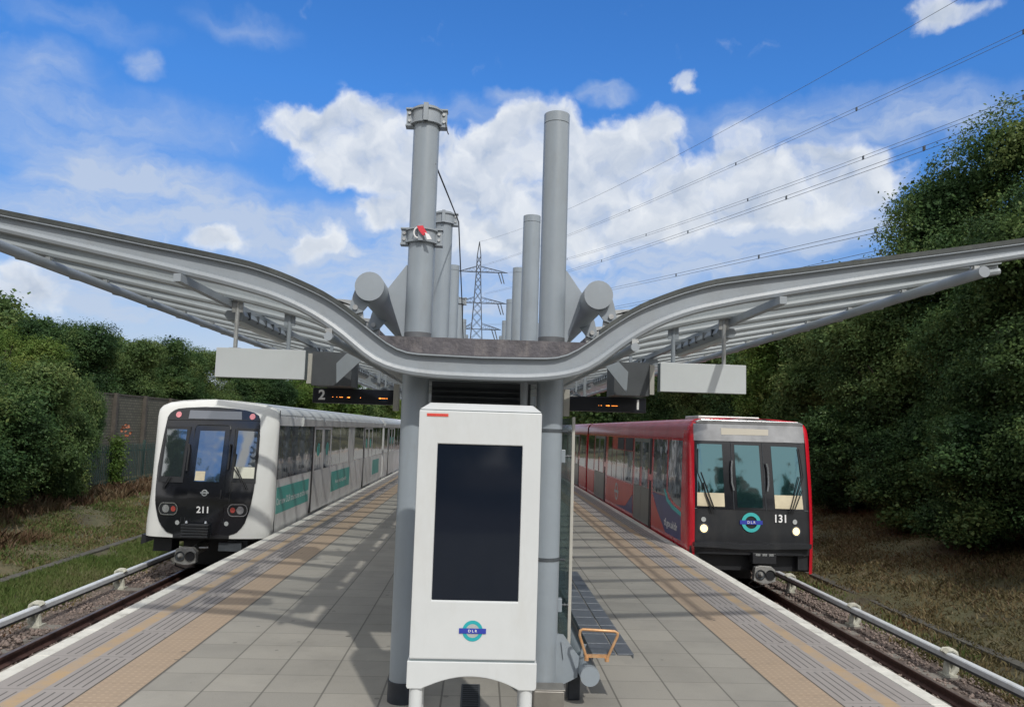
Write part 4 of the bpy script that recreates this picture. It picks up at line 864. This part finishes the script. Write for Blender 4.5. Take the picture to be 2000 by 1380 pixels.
# coupler
def coupler(X,Y,Z,par,top=True):
    mb=MB(); mb.prism([(X-.22,Z-.12),(X-.19,Z+.13),(X-.08,Z+.16),(X+.12,Z+.15),(X+.20,Z+.08),(X+.20,Z-.13),(X+.05,Z-.17),(X-.05,Z-.17)],'y',Y,Y+.14); mb.tube([(X,Y+.14,Z),(X,Y+1.0,Z+.05)],.10,12); c=mb.build('coupler','coupler',par,bevel=.008)
    for dx,mm in ((-.095,'coupler'),(.095,'black')):
        k=MB(); k.tube([(X+dx,Y-.03,Z),(X+dx,Y+.02,Z)],.088,20,cap=False); k.tube([(X+dx,Y-.004,Z),(X+dx,Y-.001,Z)],.084,20); kk=k.build('coupler_socket',mm if mm=='black' else 'darksteel',c,smooth=True)
        k=MB(); k.tube([(X+dx,Y-.028,Z),(X+dx,Y-.006,Z)],[.094,.094],20,cap=False); k.build('socket_rim','coupler',c,smooth=True)
        if mm!='black':
            k=MB(); k.tube([(X+dx,Y,Z),(X+dx,Y-.09,Z+.005)],[.06,.018],14); k.build('coupler_cone','coupler',c,smooth=True)
    MB().tube([(X-.2,Y+.1,Z-.12),(X-.26,Y+.2,Z-.22),(X-.1,Y+.3,Z-.30),(X+.1,Y+.3,Z-.25)],.014,6).build('coupler_hose','black',c)
    return c
c_=coupler(-5.62,15.45,-.42,WT); MB().tube([(-5.45,15.7,-.30),(-5.28,15.7,-.29)],.02,8).build('coupler_pin','galv',c_)
MB().box(-5.1,-4.65,15.75,15.85,-.36,-.20).build('buffer_bracket','darksteel',WT)
# side details, X=-4.1 facing +x
X=-4.1
mb=MB(); xbox(mb,X,1,15.99,16.0,.0,2.45,.004); mb.build('panel_seam','black',WT)
def sidewin(y0,y1,z0,z1,par,nm='side_window',d=.006,m='glasss'): mb=MB(); xbox(mb,X,1,y0,y1,z0,z1,d); return mb.build(nm,m,par)
sidewin(16.02,19.17,1.05,2.14,WT)
def ad(y0,y1,z0,z1,txt,sz):
    o=sidewin(y0,y1,z0,z1,WT,'advert_panel',.004,'tealad')
    if txt: text_mb(txt,sz,lambda a,b:(X+.007,(y0+y1)/2+a,(z0+z1)/2-.03+b),bold=.002).build('advert_lettering','lettering',o)
ad(16.06,19.0,.345,.88,'Our new DLR trains are on the way',.20)
def wdoor(y0,y1):
    mb=MB(); xbox(mb,X,1,y0-.12,y0,.04,2.13,.014); mb.build('door_pillar','black',WT)
    for a,b in ((y0,(y0+y1)/2-.008),((y0+y1)/2+.008,y1)):
        mb=MB(); xbox(mb,X,1,a,b,.05,2.125,.010); dd=mb.build('door','silver2',WT)
        q=sidewin(a+.16,b-.16,1.05,2.06,dd,'door_window',.014)
        # round teal sticker on the pane
        MB().tube([(X+.015,(a+b)/2,1.55),(X+.0165,(a+b)/2,1.55)],.17,20).build('door_sticker','tealad',q)
wdoor(19.32,21.55)
for a,b in ((21.65,22.9),(22.98,24.35),(25.55,27.45)): sidewin(a,b,1.06,2.12,WT)
mb=MB(); xbox(mb,X,1,24.40,25.5,1.0,2.12,.004); mb.build('pillar_panel','silver2',WT)
ad(21.85,24.85,.33,.885,'Find out more at tfl.gov.uk/dlr',.15)
wdoor(27.72,29.7)
for a,b in ((29.85,30.8),(30.88,31.9),(31.98,32.7),(33.5,34.6)): sidewin(a,b,1.06,2.12,WT)
ad(30.1,31.95,.32,.88,None,0)
wdoor(35.1,37.2)
for a in (37.5,39.0,40.5): sidewin(a,a+1.35,1.06,2.12,WT)
wdoor(42.6,44.6)
MB().tube([(X+.035,20.4,2.25),(X+.06,20.4,2.25)],.03,10).build('door_light','lettering',WT)

# ---- red train (right)
RT=empty('red_train',(5.33,15,-.95),'red train numbered 131 with lit headlamps at the right platform','train')
SR=[(1.235,-.38),(1.24,.2),(1.232,1.2),(1.205,2.1),(1.185,2.36),(1.13,2.47),(1.02,2.53),(.6,2.56),(.001,2.57)]
FR=Front(5.33,1.24,5.0,15.25,[-.5,.3,.9,2.1,2.55,3],[14.92,14.85,14.87,15.0,15.08,15.2])
shell_front(FR,SR,'front_shell','visor2',RT,-.05,2.568)
car(SR,5.33,15.252,29.1,'body','red',RT); car(SR,5.33,29.45,46,'body','red',RT)
for a,b in ((15.26,29.1),(29.45,46)):
    rp=[(p[0]+.006,p[1]+.006) for p in SR if p[1]>=2.36]; mb=MB(); mb.prism(section(5.33,[(1.208,2.14)]+rp),'y',a,b-.001); mb.build('roof','redroof',RT,smooth=True)
mb=MB(); mb.box(4.3,6.4,29.1,29.45,-.1,2.4); mb.build('gangway','black',RT)
mb=MB(); mb.box(4.25,6.40,16.2,46,-.50,-.30); mb.box(4.4,6.15,17.3,46,-.93,-.50); mb.build('underframe','black',RT)
# red corner pillars wrapping the front
for s in (-1,1):
    rows=[]; mb=MB(); idx={}; nz=26; npt=9
    for j in range(nz+1):
        z=lerp(-.40,2.565,(j/nz)**.8); h=half_at(SR,z)+.008; Yn=float(np.interp(z,FR.zs,FR.ys))
        for i in range(npt):
            if i==0: x=h; y=15.50
            else:
                u=lerp(1,.905,((i-1)/(npt-2))**1.6); x=u*h; y=Yn+(FR.Yc-Yn)*(1-max(0,1-u**FR.n)**(1/FR.n))-.014
            idx[i,j]=len(mb.v); mb.v.append((5.33+s*x,y,z))
    for j in range(nz):
        for i in range(npt-1): mb.f.append((idx[i,j],idx[i+1,j],idx[i+1,j+1],idx[i,j+1]))
    o=mb.build('corner_pillar','red',RT,smooth=True)
mb=MB(); mb.prism([(4.26,2.44),(4.26,2.49),(4.36,2.525),(6.30,2.525),(6.40,2.49),(6.40,2.44)],'y',15.06,15.27); mb.build('roof_brow','header',RT,bevel=.01)
def rquad(q,off,nm,m,par,**k): return FR.quad(q,off,**k).build(nm,m,par,smooth=True)
hd=rquad([(4.205,2.44),(6.40,2.445),(6.41,2.12),(4.205,2.105)],.012,'header_panel','header',RT,nx=26)
rquad([(4.745,2.365),(5.69,2.36),(5.68,2.245),(4.745,2.235)],.018,'destination_display','destglow',hd)
for q,gq,cz,mm in (([(4.215,2.10),(4.918,2.10),(4.945,.808),(4.195,.808)],[(4.262,2.045),(4.745,2.045),(4.77,.853),(4.245,.853)],1.11,'windscreen'),
                ([(5.545,2.10),(6.32,2.095),(6.39,.812),(5.59,.808)],[(5.716,2.036),(6.24,2.03),(6.32,.84),(5.757,.843)],1.10,'windscreen')):
    p_=rquad(q,.012,'window_panel','visor',RT,nx=18)
    rquad([gq[0],gq[1],(lerp(gq[1][0],gq[2][0],.78),cz+.0),(lerp(gq[0][0],gq[3][0],.78),cz)],.018,mm,'glassred',p_)
    rquad([(lerp(gq[0][0],gq[3][0],.78),cz-.001),(lerp(gq[1][0],gq[2][0],.78),cz-.001),gq[2],gq[3]],.018,'dashboard','cream',p_)
d_=rquad([(4.926,2.10),(5.537,2.10),(5.575,.808),(4.957,.806)],.013,'front_door','visor',RT)
rquad([(4.989,2.041),(5.478,2.04),(5.516,.845),(5.02,.848)],.019,'door_window','glassred',d_)
for pts in ([(4.922,2.10),(4.950,.80)],[(5.541,2.10),(5.582,.80)],[(4.2,.80),(6.42,.805)],[(4.21,2.108),(6.35,2.112)]): FR.line(pts,.006,.02).build('seam','darksteel',RT)
rl=empty if 0 else None
mb=MB(); 
ring=FR.disc(5.281,.570,.186,.186,.022,ri=.64,n=40).build('roundel_ring','teal',RT)
ring.data.materials.clear(); ring.data.materials.append(M['turq'])
bar=FR.quad([(5.06,.608),(5.502,.608),(5.502,.532),(5.06,.532)],.026,6,2).build('roundel_bar','blue',ring)
text_mb('D L R',.07,lambda a,b:FR.p(5.281+a*.95,.570+b,.030),bold=.0005).build('lettering','lettering',bar)
text_mb('131',.205,lambda a,b:FR.p(5.857+a*.93,.648+b,.024),bold=.005).build('number','lettering',RT)
for cx,cz in ((4.368,.433),(6.165,.421)):
    l_=FR.disc(cx,cz,.070,.074,.020).build('headlamp','lampy',RT); FR.disc(cx,cz,.098,.102,.018,ri=.74).build('headlamp_ring','darksteel',l_)
for cx,cz in ((4.363,.602),(6.142,.598)): FR.disc(cx,cz,.045,.048,.020).build('upper_lamp','greydisc',RT)
for pts in ([(4.925,1.74),(4.905,1.60),(4.905,1.32),(4.94,1.17)],[(5.60,1.70),(5.625,1.58),(5.625,1.30),(5.60,1.17)]): FR.line(pts,.018,.07).build('handle','chrome',RT,smooth=True)
for pts in ([(4.54,.75),(4.26,1.48),(4.27,1.95)],[(4.50,.76),(4.40,1.08),(4.36,1.3)],[(4.58,.76),(4.32,1.5)],[(6.06,.755),(6.33,1.46),(6.26,2.0)],[(6.10,.76),(6.30,1.2)],[(6.02,.75),(6.25,1.46)]): FR.line(pts,.010,.05).build('wiper','black',RT)
# bumper lip and lower dark skirt
mb=MB(); mb.prism([(4.17,.165),(5.0,.165),(5.1,.145),(5.55,.145),(5.65,.175),(6.45,.185),(6.44,.10),(5.65,.07),(5.1,.06),(4.17,.095)],'y',14.80,15.3); mb.build('bumper_lip','visor2',RT)
MB().box(4.12,4.30,14.95,15.3,-.30,.09).build('valance','visor2',RT); MB().box(6.25,6.50,14.98,15.3,-.33,.09).build('valance','visor2',RT)
MB().box(4.11,6.55,15.14,15.30,-.385,.06).build('lower_recess','black',RT)
MB().box(6.36,6.39,14.965,14.975,-.06,0).build('small_plate','lettering',RT)
c_=coupler(5.52,14.75,-.39,RT); mb=MB(); mb.box(5.29,5.75,14.78,15.0,-.20,.0); e_=mb.build('electric_head','black',c_,bevel=.01)
mb=MB(); 
for dx in (-.13,.0,.13): mb.box(5.52+dx-.045,5.52+dx+.045,14.772,14.779,-.05,-.005)
mb.build('contacts','chrome',e_)
mb=MB(); mb.box(4.45,5.72,15.6,16.6,2.54,2.61); mb.build('roof_box','roofsilver',RT,bevel=.015)
# side, X=4.09 facing -x; wall leans slightly inward upward
def sx_at(z): return 5.33-half_at(SR,z)
def rside(y0,y1,z0,z1,nm,m,par,d=.010,poly=None):
    mb=MB(); poly=poly or [(y0,z0),(y1,z0),(y1,z1),(y0,z1)]
    n=len(poly); vs=[(sx_at(z)-d,y,z) for y,z in poly]+[(sx_at(z)+.03,y,z) for y,z in poly]
    mb.add(vs,[tuple(range(n)),tuple(range(2*n-1,n-1,-1))]+[(i,i+n,(i+1)%n+n,(i+1)%n) for i in range(n)]); return mb.build(nm,m,par)
rside(0,0,0,0,'side_window','glasss',RT,poly=[(15.52,.75),(15.52,2.09),(16.62,2.09),(16.62,1.0),(16.3,.86),(15.9,.78)])
rside(16.75,18.05,.88,2.09,'side_window','glasss',RT)
rside(0,0,0,0,'red_panel','redpanel',RT,.006,poly=[(18.15,.10),(18.15,.80),(17.6,.5),(16.8,.10)])
rside(0,0,0,0,'blue_panel','bluepanel',RT,.007,poly=[(18.1,.86),(16.7,.86),(16.2,.70),(15.5,.58),(15.5,.10),(16.78,.10),(17.55,.48)])
rside(0,0,0,0,'turquoise_stripe','turq',RT,.011,poly=[(16.95,1.02),(16.85,1.02),(16.6,.84),(16.2,.74),(15.5,.66),(15.5,.58),(16.2,.66),(16.7,.78)])
text_mb('tfl.gov.uk/dlr',.22,lambda a,b:(sx_at(.32)-.012,16.32-a,.32+b),bold=.003).build('lettering','lettering',RT)
def rdoor(y0,y1):
    rside(y0-.25,y0-.02,.0,2.1,'door_pillar','black',RT,.012)
    m_=(y0+y1)/2
    for a,b in ((y0,m_-.008),(m_+.008,y1)):
        dd=rside(a,b,.02,2.09,'door','door',RT,.010); rside(a+.14,b-.12,.90,2.0,'door_window','glasss',dd,.014)
rdoor(18.5,20.35)
for a,b in ((20.5,21.7),(21.78,22.9),(22.98,23.7),(23.78,24.5)): rside(a,b,.88,1.72 if a<23 else 2.09,'side_window','glasss',RT,.010)
for a,b in ((20.55,21.65),(21.83,22.85)): rside(a,b,1.74,2.08,'hopper_window','black',RT,.008)
rside(0,0,0,0,'red_panel','redpanel',RT,.006,poly=[(20.45,.80),(20.45,.62),(21.4,.22),(23,.10),(24.6,.10),(24.6,.84),(20.45,.84)])
rside(0,0,0,0,'blue_panel','bluepanel',RT,.007,poly=[(20.45,.60),(20.45,.10),(22.9,.10),(21.4,.21)])
ro=MB(); 
for i in range(24):
    a0=2*math.pi*i/24;a1=2*math.pi*(i+1)/24
    ro.add([(sx_at(.5)-.011,22.8+.26*k*math.cos(a),.5+.26*k*math.sin(a)) for k,a in ((.7,a0),(1,a0),(1,a1),(.7,a1))],[(0,1,2,3)])
ro.add([(sx_at(.5)-.012,22.45,.46),(sx_at(.5)-.012,23.15,.46),(sx_at(.5)-.012,23.15,.54),(sx_at(.5)-.012,22.45,.54)],[(0,1,2,3)])
ro.build('faded_roundel','greydisc',RT)
rdoor(25.2,27.3)
rside(27.5,28.9,.88,2.09,'side_window','glasss',RT); rside(27.4,29.0,.1,.84,'red_panel','redpanel',RT,.006)
rside(29.7,31.4,.88,2.09,'side_window','glasss',RT); rside(29.6,31.5,.1,.84,'red_panel','redpanel',RT,.006)
rdoor(31.8,33.8)
for a in (34.2,36,37.8,39.6): rside(a,a+1.6,.88,2.09,'side_window','glasss',RT)

# ------------------------------------------------------------------ pylon and wires
py=empty('electricity_pylon',(-1.3,150,0),'distant lattice electricity pylon framed between the two column rows','pylon')
def hw(z): return float(np.interp(z,[-1,19.4,27,33.4,36.3,39.2],[3.2,1.15,.72,.42,.36,.02]))
Xp=-1.35
def corner(sx,sy,z): return (Xp+sx*hw(z),150+sy*hw(z),z)
lv=[-1,3,7,11,14.5,17.5,19.7,21.9,24,25.8,27.3,29.2,30.8,32.2,33.4,34.8,36.3]
mb=MB()
for sx in (-1,1):
    for sy in (-1,1): mb.tube([corner(sx,sy,z) for z in lv]+[(Xp,150,39.2)],.085,4)
mb.build('tower_legs','pylon',py)
mb=MB()
for a,b in zip(lv[:-1],lv[1:]):
    for s1,s2 in (((-1,-1),(1,-1)),((1,-1),(1,1)),((1,1),(-1,1)),((-1,1),(-1,-1))):
        mb.tube([corner(*s1,a),corner(*s2,b)],.045,3,cap=False); mb.tube([corner(*s2,a),corner(*s1,b)],.045,3,cap=False)
mb.build('bracing','pylon',py)
for z,l,r in ((33.1,3.95,5.75),(26.9,4.0,5.8),(21.7,2.75,4.8)):
    mb=MB()
    for s,e in ((-1,l),(1,r)):
        tip=(Xp+s*e,150,z)
        for sy in (-1,1):
            mb.tube([corner(s,sy,z),tip],.06,4); mb.tube([corner(s,sy,z+1.1),tip],.05,4)
        for i in range(5):
            t0,t1=i/5,(i+1)/5; A=lambda t,zz:(lerp(Xp+s*hw(zz),tip[0],t),150,lerp(zz,z,t))
            mb.tube([A(t0,z),A(t1,z+1.1)],.035,3); mb.tube([A(t1,z),A(t1,z+1.1)],.03,3)
    mb.box(Xp-hw(z),Xp+hw(z),149.9,150.1,z-.06,z+.06); a_=mb.build('crossarm','pylon',py)
    k=MB()
    for s,e in ((-1,l),(1,r)):
        x=Xp+s*(e-.4 if s>0 else e); k.tube([(x-.8,150,z-.1),(x-.2,150,z-2.2)],.10,5); k.tube([(x-1.4,150,z-.1),(x-.7,150,z-2.2)],.10,5)
    k.build('insulators','darksteel',a_)
W=[('thin earth wire from the pylon tip rising to the upper right, highest of the wires',(-1.35,150,39.2),(22.76,35,23.91),6.5,0),
('twin power line below the earth wire crossing the sky to the right edge',(-.65,150,34.36),(26.07,35,22.45),3.8,1),
('twin power line passing behind the large right tree top',(4.27,150,33.1),(25.95,35,19.09),4.25,1),
('twin power line meeting the left edge of the large right tree',(-.15,150,28.72),(20.9,35,16.28),2.66,1),
('twin power line just above the right canopy wing',(4.29,150,25.81),(18.45,35,12.14),.96,1),
('lowest twin power line almost touching the right canopy wing',(.56,150,22.62),(18.68,35,11.11),2.95,1)]
for lb,S,E_,c,tw in W:
    S=Vector(S);E_=Vector(E_); o=empty('power_line',tuple(S),lb,'power line','power lines from the pylon')
    pts=[]
    for i in range(61):
        t=i/60*1.5; p=S.lerp(E_,t); p.z-=c*t*(1-t) if t<1.5 else 0; pts.append(p)
    if tw:
        for dz in (-.11,.11): MB().tube([(p.x,p.y,p.z+dz) for p in pts],.014,4).build('conductor','wire',o)
        for t in (.35,.6,.78,.9,1.0):
            p=S.lerp(E_,t); z=p.z-c*t*(1-t); MB().box(p.x-.03,p.x+.03,p.y-.08,p.y+.08,z-.12,z+.12).build('spacer','darksteel',o)
    else: MB().tube(pts,.015,4).build('conductor','wire',o)

# ------------------------------------------------------------------ left wall and fence
def wall_mat():
    m,t=newmat('panel_brick_wall'); b=t.nodes['Principled BSDF']; b.inputs['Roughness'].default_value=.9
    tc=t.nodes.new('ShaderNodeTexCoord'); mp=t.nodes.new('ShaderNodeMapping'); mp.inputs['Rotation'].default_value=(R(90),0,R(90)); t.links.new(tc.outputs['Object'],mp.inputs[0])
    s=t.nodes.new('ShaderNodeSeparateXYZ'); t.links.new(tc.outputs['Object'],s.inputs[0]); c=t.nodes.new('ShaderNodeCombineXYZ'); t.links.new(s.outputs[1],c.inputs[0]); t.links.new(s.outputs[2],c.inputs[1])
    br=t.nodes.new('ShaderNodeTexBrick'); br.inputs['Scale'].default_value=2.2; br.inputs['Color1'].default_value=(.085,.085,.065,1); br.inputs['Color2'].default_value=(.12,.115,.088,1); br.inputs['Mortar'].default_value=(.05,.048,.04,1); br.inputs['Mortar Size'].default_value=.03
    t.links.new(c.outputs[0],br.inputs['Vector']); t.links.new(br.outputs[0],b.inputs['Base Color']); return m
wl=empty('boundary_wall',(-14.6,40,-.3),'tall brown brick boundary wall with posts behind the left fence','wall')
MB().box(-14.75,-14.6,14,90,-.6,3.1).build('wall_panels',wall_mat(),wl)
for i in range(26):
    MB().box(-14.60,-14.45,15+i*2.7,15.16+i*2.7,-.6,3.18).build('post','wallpost',wl)
MB().box(-14.78,-14.57,14,90,3.1,3.16).build('coping','wallpost',wl)
pf=empty('palisade_fence',(-13.3,38,-.3),'green steel palisade fence at the top of the left grass bank','fence')
for i in range(17):
    y0=15+i*2.75; mb=MB()
    for j in range(19):
        y=y0+.1+j*.14; x=-13.3
        mb.add([(x+.015,y-.032,-.5),(x-.01,y,-.5),(x+.015,y+.032,-.5),(x+.015,y-.032,1.18),(x-.01,y,1.18),(x+.015,y+.032,1.18),(x,y,1.27)],[(0,1,4,3),(1,2,5,4),(3,4,6),(4,5,6),(0,3,5,2),(3,6,5)])
    mb.box(-13.34,-13.305,y0,y0+2.75,.95,1.0); mb.box(-13.34,-13.305,y0,y0+2.75,-.15,-.10); mb.build('fence_panel','greenfence',pf)
    MB().box(-13.42,-13.34,y0-.04,y0+.04,-.6,1.35).build('post','greenfence',pf)

# ------------------------------------------------------------------ vegetation
def leaves(blobs,n,ls,seed,asp=.55,inner=.25,droop=.25):
    g=np.random.default_rng(seed); C=np.array([b[:3] for b in blobs]); Rr=np.array([b[3:6] for b in blobs]); vol=(Rr[:,0]*Rr[:,1]*Rr[:,2])**(2/3)
    pick=g.choice(len(blobs),n,p=vol/vol.sum()); d=g.normal(size=(n,3)); d/=np.linalg.norm(d,axis=1)[:,None]
    rad=np.where(g.random(n)<inner,g.uniform(.35,.85,n),g.uniform(.82,1.08,n)); ph=g.uniform(0,6.28,(len(blobs),6))
    lump=1+.13*np.sin(d[:,0]*5+ph[pick,0])*np.sin(d[:,1]*5+ph[pick,1])+.10*np.sin(d[:,2]*9+ph[pick,2])*np.sin(d[:,0]*8+ph[pick,3])+.07*np.sin(d[:,1]*15+ph[pick,4])*np.sin(d[:,2]*14+ph[pick,5])
    pos=C[pick]+d*(rad*lump)[:,None]*Rr[pick]
    ns=max(8,n//22); sprig=g.integers(0,ns,n); pos=pos[sprig]+np.clip(g.normal(size=(n,3)),-1.9,1.9)*np.clip(ls*np.array([1.7,1.7,1.2])*g.uniform(.5,1.4,ns)[sprig][:,None]/ls,-3,3)*ls; d=d[sprig]
    nrm=d*.55+g.normal(size=(n,3))*.55+np.array([0,0,.45]); nrm/=np.linalg.norm(nrm,axis=1)[:,None]
    t=g.normal(size=(n,3)); t[:,2]-=droop; t-=nrm*(t*nrm).sum(1)[:,None]; t/=np.linalg.norm(t,axis=1)[:,None]; b=np.cross(nrm,t)
    s=ls*g.uniform(.6,1.3,n)[:,None]
    V=np.stack([pos-t*s*.5,pos+b*s*asp*.5-t*s*.05,pos+t*s*.5-nrm*s*.12,pos-b*s*asp*.5-t*s*.05],1).reshape(-1,3)
    return V,np.arange(n*4).reshape(n,4)
def blobset(seed,w,h,z0,n,sz=.34):
    g=np.random.default_rng(seed); out=[(0,0,z0+h*.5,w*.36,w*.36,h*.42)]
    for i in range(n):
        a=g.uniform(0,6.28); zz=g.uniform(.08,.95); rr=w*.5*math.sqrt(max(.05,1-(2*zz-1)**2*.8))*g.uniform(.45,.8); r=w*sz*g.uniform(.45,.85)*.62
        out.append((rr*math.cos(a),rr*math.sin(a),z0+h*zz,r,r,r*.8))
    return out
def trunk_mb(h,r,seed,w,z0):
    g=random.Random(seed); mb=MB(); mb.tube([(0,0,-.4),(.05,0,h*.3),(-.06,.05,h*.6),(0,0,h*.85)],[r*1.25,r,r*.7,r*.25],8)
    for i in range(7):
        a=g.uniform(0,6.28); z=h*g.uniform(.25,.6); L=w*.36
        mb.tube([(0,0,z),(L*.45*math.cos(a),L*.45*math.sin(a),z+h*.12),(L*math.cos(a),L*math.sin(a),z+h*.26)],[r*.4,r*.28,r*.08],6)
    return mb
VAR={}
def variant(key,w,h,z0,nb,n,ls,seed,tr=.12,**k):
    V,F=leaves(blobset(seed,w,h-z0,z0,nb),n,ls,seed,**k)
    V2,F2=leaves([(b[0],b[1],b[2],b[3]*.58,b[4]*.58,b[5]*.58) for b in blobset(seed,w,h-z0,z0,nb)],n//5,ls*1.7,seed+5,asp=.8)
    V=np.concatenate([V,V2]); F=np.concatenate([F,F2+len(V)-len(V2)])
    me=np_mesh(key,V,F,'leafm'); tm=trunk_mb(h,tr,seed,w,z0)
    t=bpy.data.meshes.new(key+'_trunk'); t.from_pydata(tm.v,[],tm.f); t.materials.append(M['bark']); VAR[key]=(me,t,w,h)
mats={}
def plant(key,x,y,h,wf,rot,leafm,label,name='tree',cat='tree',group=None,z=None):
    me,t,w,h0=VAR[key]
    kk=(key,leafm)
    if kk not in mats:
        m2=me.copy(); m2.materials.clear(); m2.materials.append(M[leafm]); mats[kk]=m2
    s=h/h0; zz=gz(x) if z is None else z
    o=bpy.data.objects.new(name,None); col.objects.link(o); o.location=(x,y,zz); o.rotation_euler=(0,0,rot); o.scale=(s*wf,s*wf,s); tag(o,label,cat,group)
    c=bpy.data.objects.new('crown',mats[kk]); col.objects.link(c); c.parent=o
    t2=bpy.data.objects.new('trunk',t); col.objects.link(t2); t2.parent=o
    return o
variant('bigtree',9.4,11.5,1.6,46,330000,.095,3,.28)
variant('treea',6.4,8,.9,26,170000,.095,21,.18)
variant('treeb',6.0,8,.7,28,170000,.095,33,.18)
variant('treec',7.0,8,.5,24,170000,.10,47,.18)
variant('fartree',7.0,8,.3,24,70000,.17,51,.2)
variant('bush',3.4,3.2,.0,14,50000,.065,61,.05)
variant('bushb',3.4,3.2,.0,12,50000,.07,73,.05)
# right side
plant('bigtree',15.5,20.3,10.6,1.02,.4,'leafd','large dark leafy tree rising above the right canopy wing at the right edge')
RTR=[('treec',13.0,15.2,6.8,1.0,'leafm'),('treea',12.6,18.0,6.2,.95,'leafd'),('treeb',12.6,21.8,7.0,1.0,'leafm'),('treea',12.8,25.8,7.6,1.0,'leafm'),('treec',12.9,30,8.0,.95,'leafy'),('treeb',13.0,35,8.4,1.0,'leafd'),('treea',13.0,41,9.4,.95,'leafm'),('treec',13.2,48,8.6,1.1,'leafd'),('treeb',13.4,56,8.8,1.2,'leafm')]
o9=['first','second','third','fourth','fifth','sixth','seventh','eighth','ninth','tenth','eleventh','twelfth']
for i,(k,x,y,h,wf,lm) in enumerate(RTR):
    plant(k,x,y,h,wf,i*1.9+.3,lm,f'leafy green tree on the right bank, {o9[i]} from the right edge of the photo',group='trees on the right bank')
for i,(x,y) in enumerate([(13.5,66),(14,78),(14,92),(15,110),(12,130)]):
    plant('fartree',x,y,8.6,1.3,i*1.3,'leafm',f'distant tree on the right beyond the red train, {o9[i]} beyond the near bank trees',group='distant trees on the right')
for i,(x,y,h,wf,lm) in enumerate([(11.3,13.2,2.6,1.2,'leafd'),(11.2,16.3,2.8,1.2,'leafd'),(11.2,19.6,2.6,1.2,'leafd'),(11.2,23.0,2.9,1.2,'leafd'),(11.2,26.8,2.7,1.3,'leafd'),(11.2,31,2.9,1.3,'leafd'),(11.3,36,2.9,1.4,'leafd'),(14.5,13.5,4.5,1.3,'leafd'),(14.8,17.5,4.5,1.3,'leafd'),(14.8,22,4.5,1.3,'leafd')]):
    plant('bush' if i%2 else 'bushb',x,y,h,wf,i*2.3,lm,f'dark shrub at the foot of the right bank trees, {o9[i]} from the near end',name='shrub',cat='shrub',group='shrubs under the right trees')
# left side: shrubs in front of the wall
LS=[(-12.9,18.2,3.3,1.1,'leafd','dark ivy shrub at the far left edge of the photo'),(-12.8,20.8,3.4,1.1,'leafd','dark green shrub over the fence just right of the leftmost shrub'),(-13.4,22.9,3.9,.95,'leafm','tall green shrub hanging over the brick wall on the left'),(-13.1,24.6,2.7,.85,'leafm','mid green shrub covering the palisade fence left of its open panels'),(-14.2,26.0,3.5,.6,'leafy','yellowish green shrub rising above the brick wall'),(-13.7,27.3,3.5,.42,'leafd','narrow dark green shrub against the wall left of the creeper')]
for i,(x,y,h,wf,lm,lb) in enumerate(LS): plant('bush' if i%2 else 'bushb',x,y,h,wf,i*1.7,lm,lb,name='shrub',cat='shrub')
mb=MB(); 
cr_=empty('creeper',(-13.15,28.7,-.3),'narrow yellow green creeper climbing a palisade fence post','creeper')
V,F=leaves([(.02*math.sin(i*2),.12*math.sin(i*1.7),.1+i*.17,.12,.17+.05*math.sin(i*2.3),.16) for i in range(10)],3200,.085,91,inner=.1)
me=np_mesh('creeper_leaves',V,F,'leafy'); lo=bpy.data.objects.new('foliage',me); col.objects.link(lo); lo.parent=cr_
pf_=MB()
for i in range(24):
    a=random.uniform(0,6.28); e=random.uniform(0,6.28); c0=Vector((-13.1+.16*math.cos(a)*math.sin(e),29.2+.22*math.sin(a)*math.sin(e),1.75+.22*math.cos(e))); d=Vector((random.uniform(-1,1),random.uniform(-1,1),random.uniform(-1,1))).normalized()*.055; q=d.orthogonal()*.7
    pf_.add([c0-d,c0+q,c0+d,c0-q],[(0,1,2,3)])
pf_.build('orange_flowers','terracotta',None,label='small orange leaf cluster at the top of the fence creeper',cat='leaf cluster',recalc=False)
# trees behind the wall
LTR=[('treec',-15.5,21.5,5.7,1.0,'leafd','dark tree at the left edge rising highest above the shrubs'),('treea',-18,26,5.4,1.1,'leafm','green tree behind the wall beside the leftmost dark tree'),('treeb',-18.5,30.5,5.6,1.1,'leafy','yellow green tree behind the wall above the ivy'),('treec',-19,35,6.3,1.1,'leafd','round topped dark tree behind the wall left of the white train roof'),('treea',-19,40,6.4,1.1,'leafm','green tree behind the wall directly over the left end of the white train'),('treeb',-19,46,6.9,1.15,'leafd','dark domed tree behind the wall beneath the tip of the left canopy'),('treec',-19,52,6.6,1.2,'leafm','green tree behind the wall just left of the blank left sign'),('treea',-17,59,7.0,1.2,'leafd','dark tree seen below the blank left sign'),('treeb',-17,67,7.0,1.3,'leafy','pale green tree seen between the left sign and departure board')]
for i,(k,x,y,h,wf,lm,lb) in enumerate(LTR): plant(k,x,y,h,wf,i*1.1,lm,lb,group='trees behind the left wall')
for i,(x,y) in enumerate([(-16,76),(-16,88),(-15,100),(-14,116),(-11,135),(-5,150),(2,155),(7,146),(-24,36),(-26,46),(-27,58)]):
    plant('fartree',x,y,(6.6 if y>140 else 7.4),1.3,i*1.3,'leafy' if i%3==0 else 'leafm',f'distant tree beyond the left wall, {o9[i]} of the far row',group='distant trees beyond the platform')

# trees beyond the near end of the platform, seen only mirrored in the train windows
for i,(x,y,h) in enumerate([(-26,-22,15),(-17.5,-25,12.5),(-9.5,-30,9),(-2,-32,8.2),(4.5,-30,8.0),(11,-30,7.6),(18,-30,8.4),(27,-28,7.8)]):
    plant('fartree',x,y,h,1.15,i*1.7,'leafd',f'tree behind the photographer seen only mirrored in train windows, {o9[i]} from the left',group='trees behind the photographer')
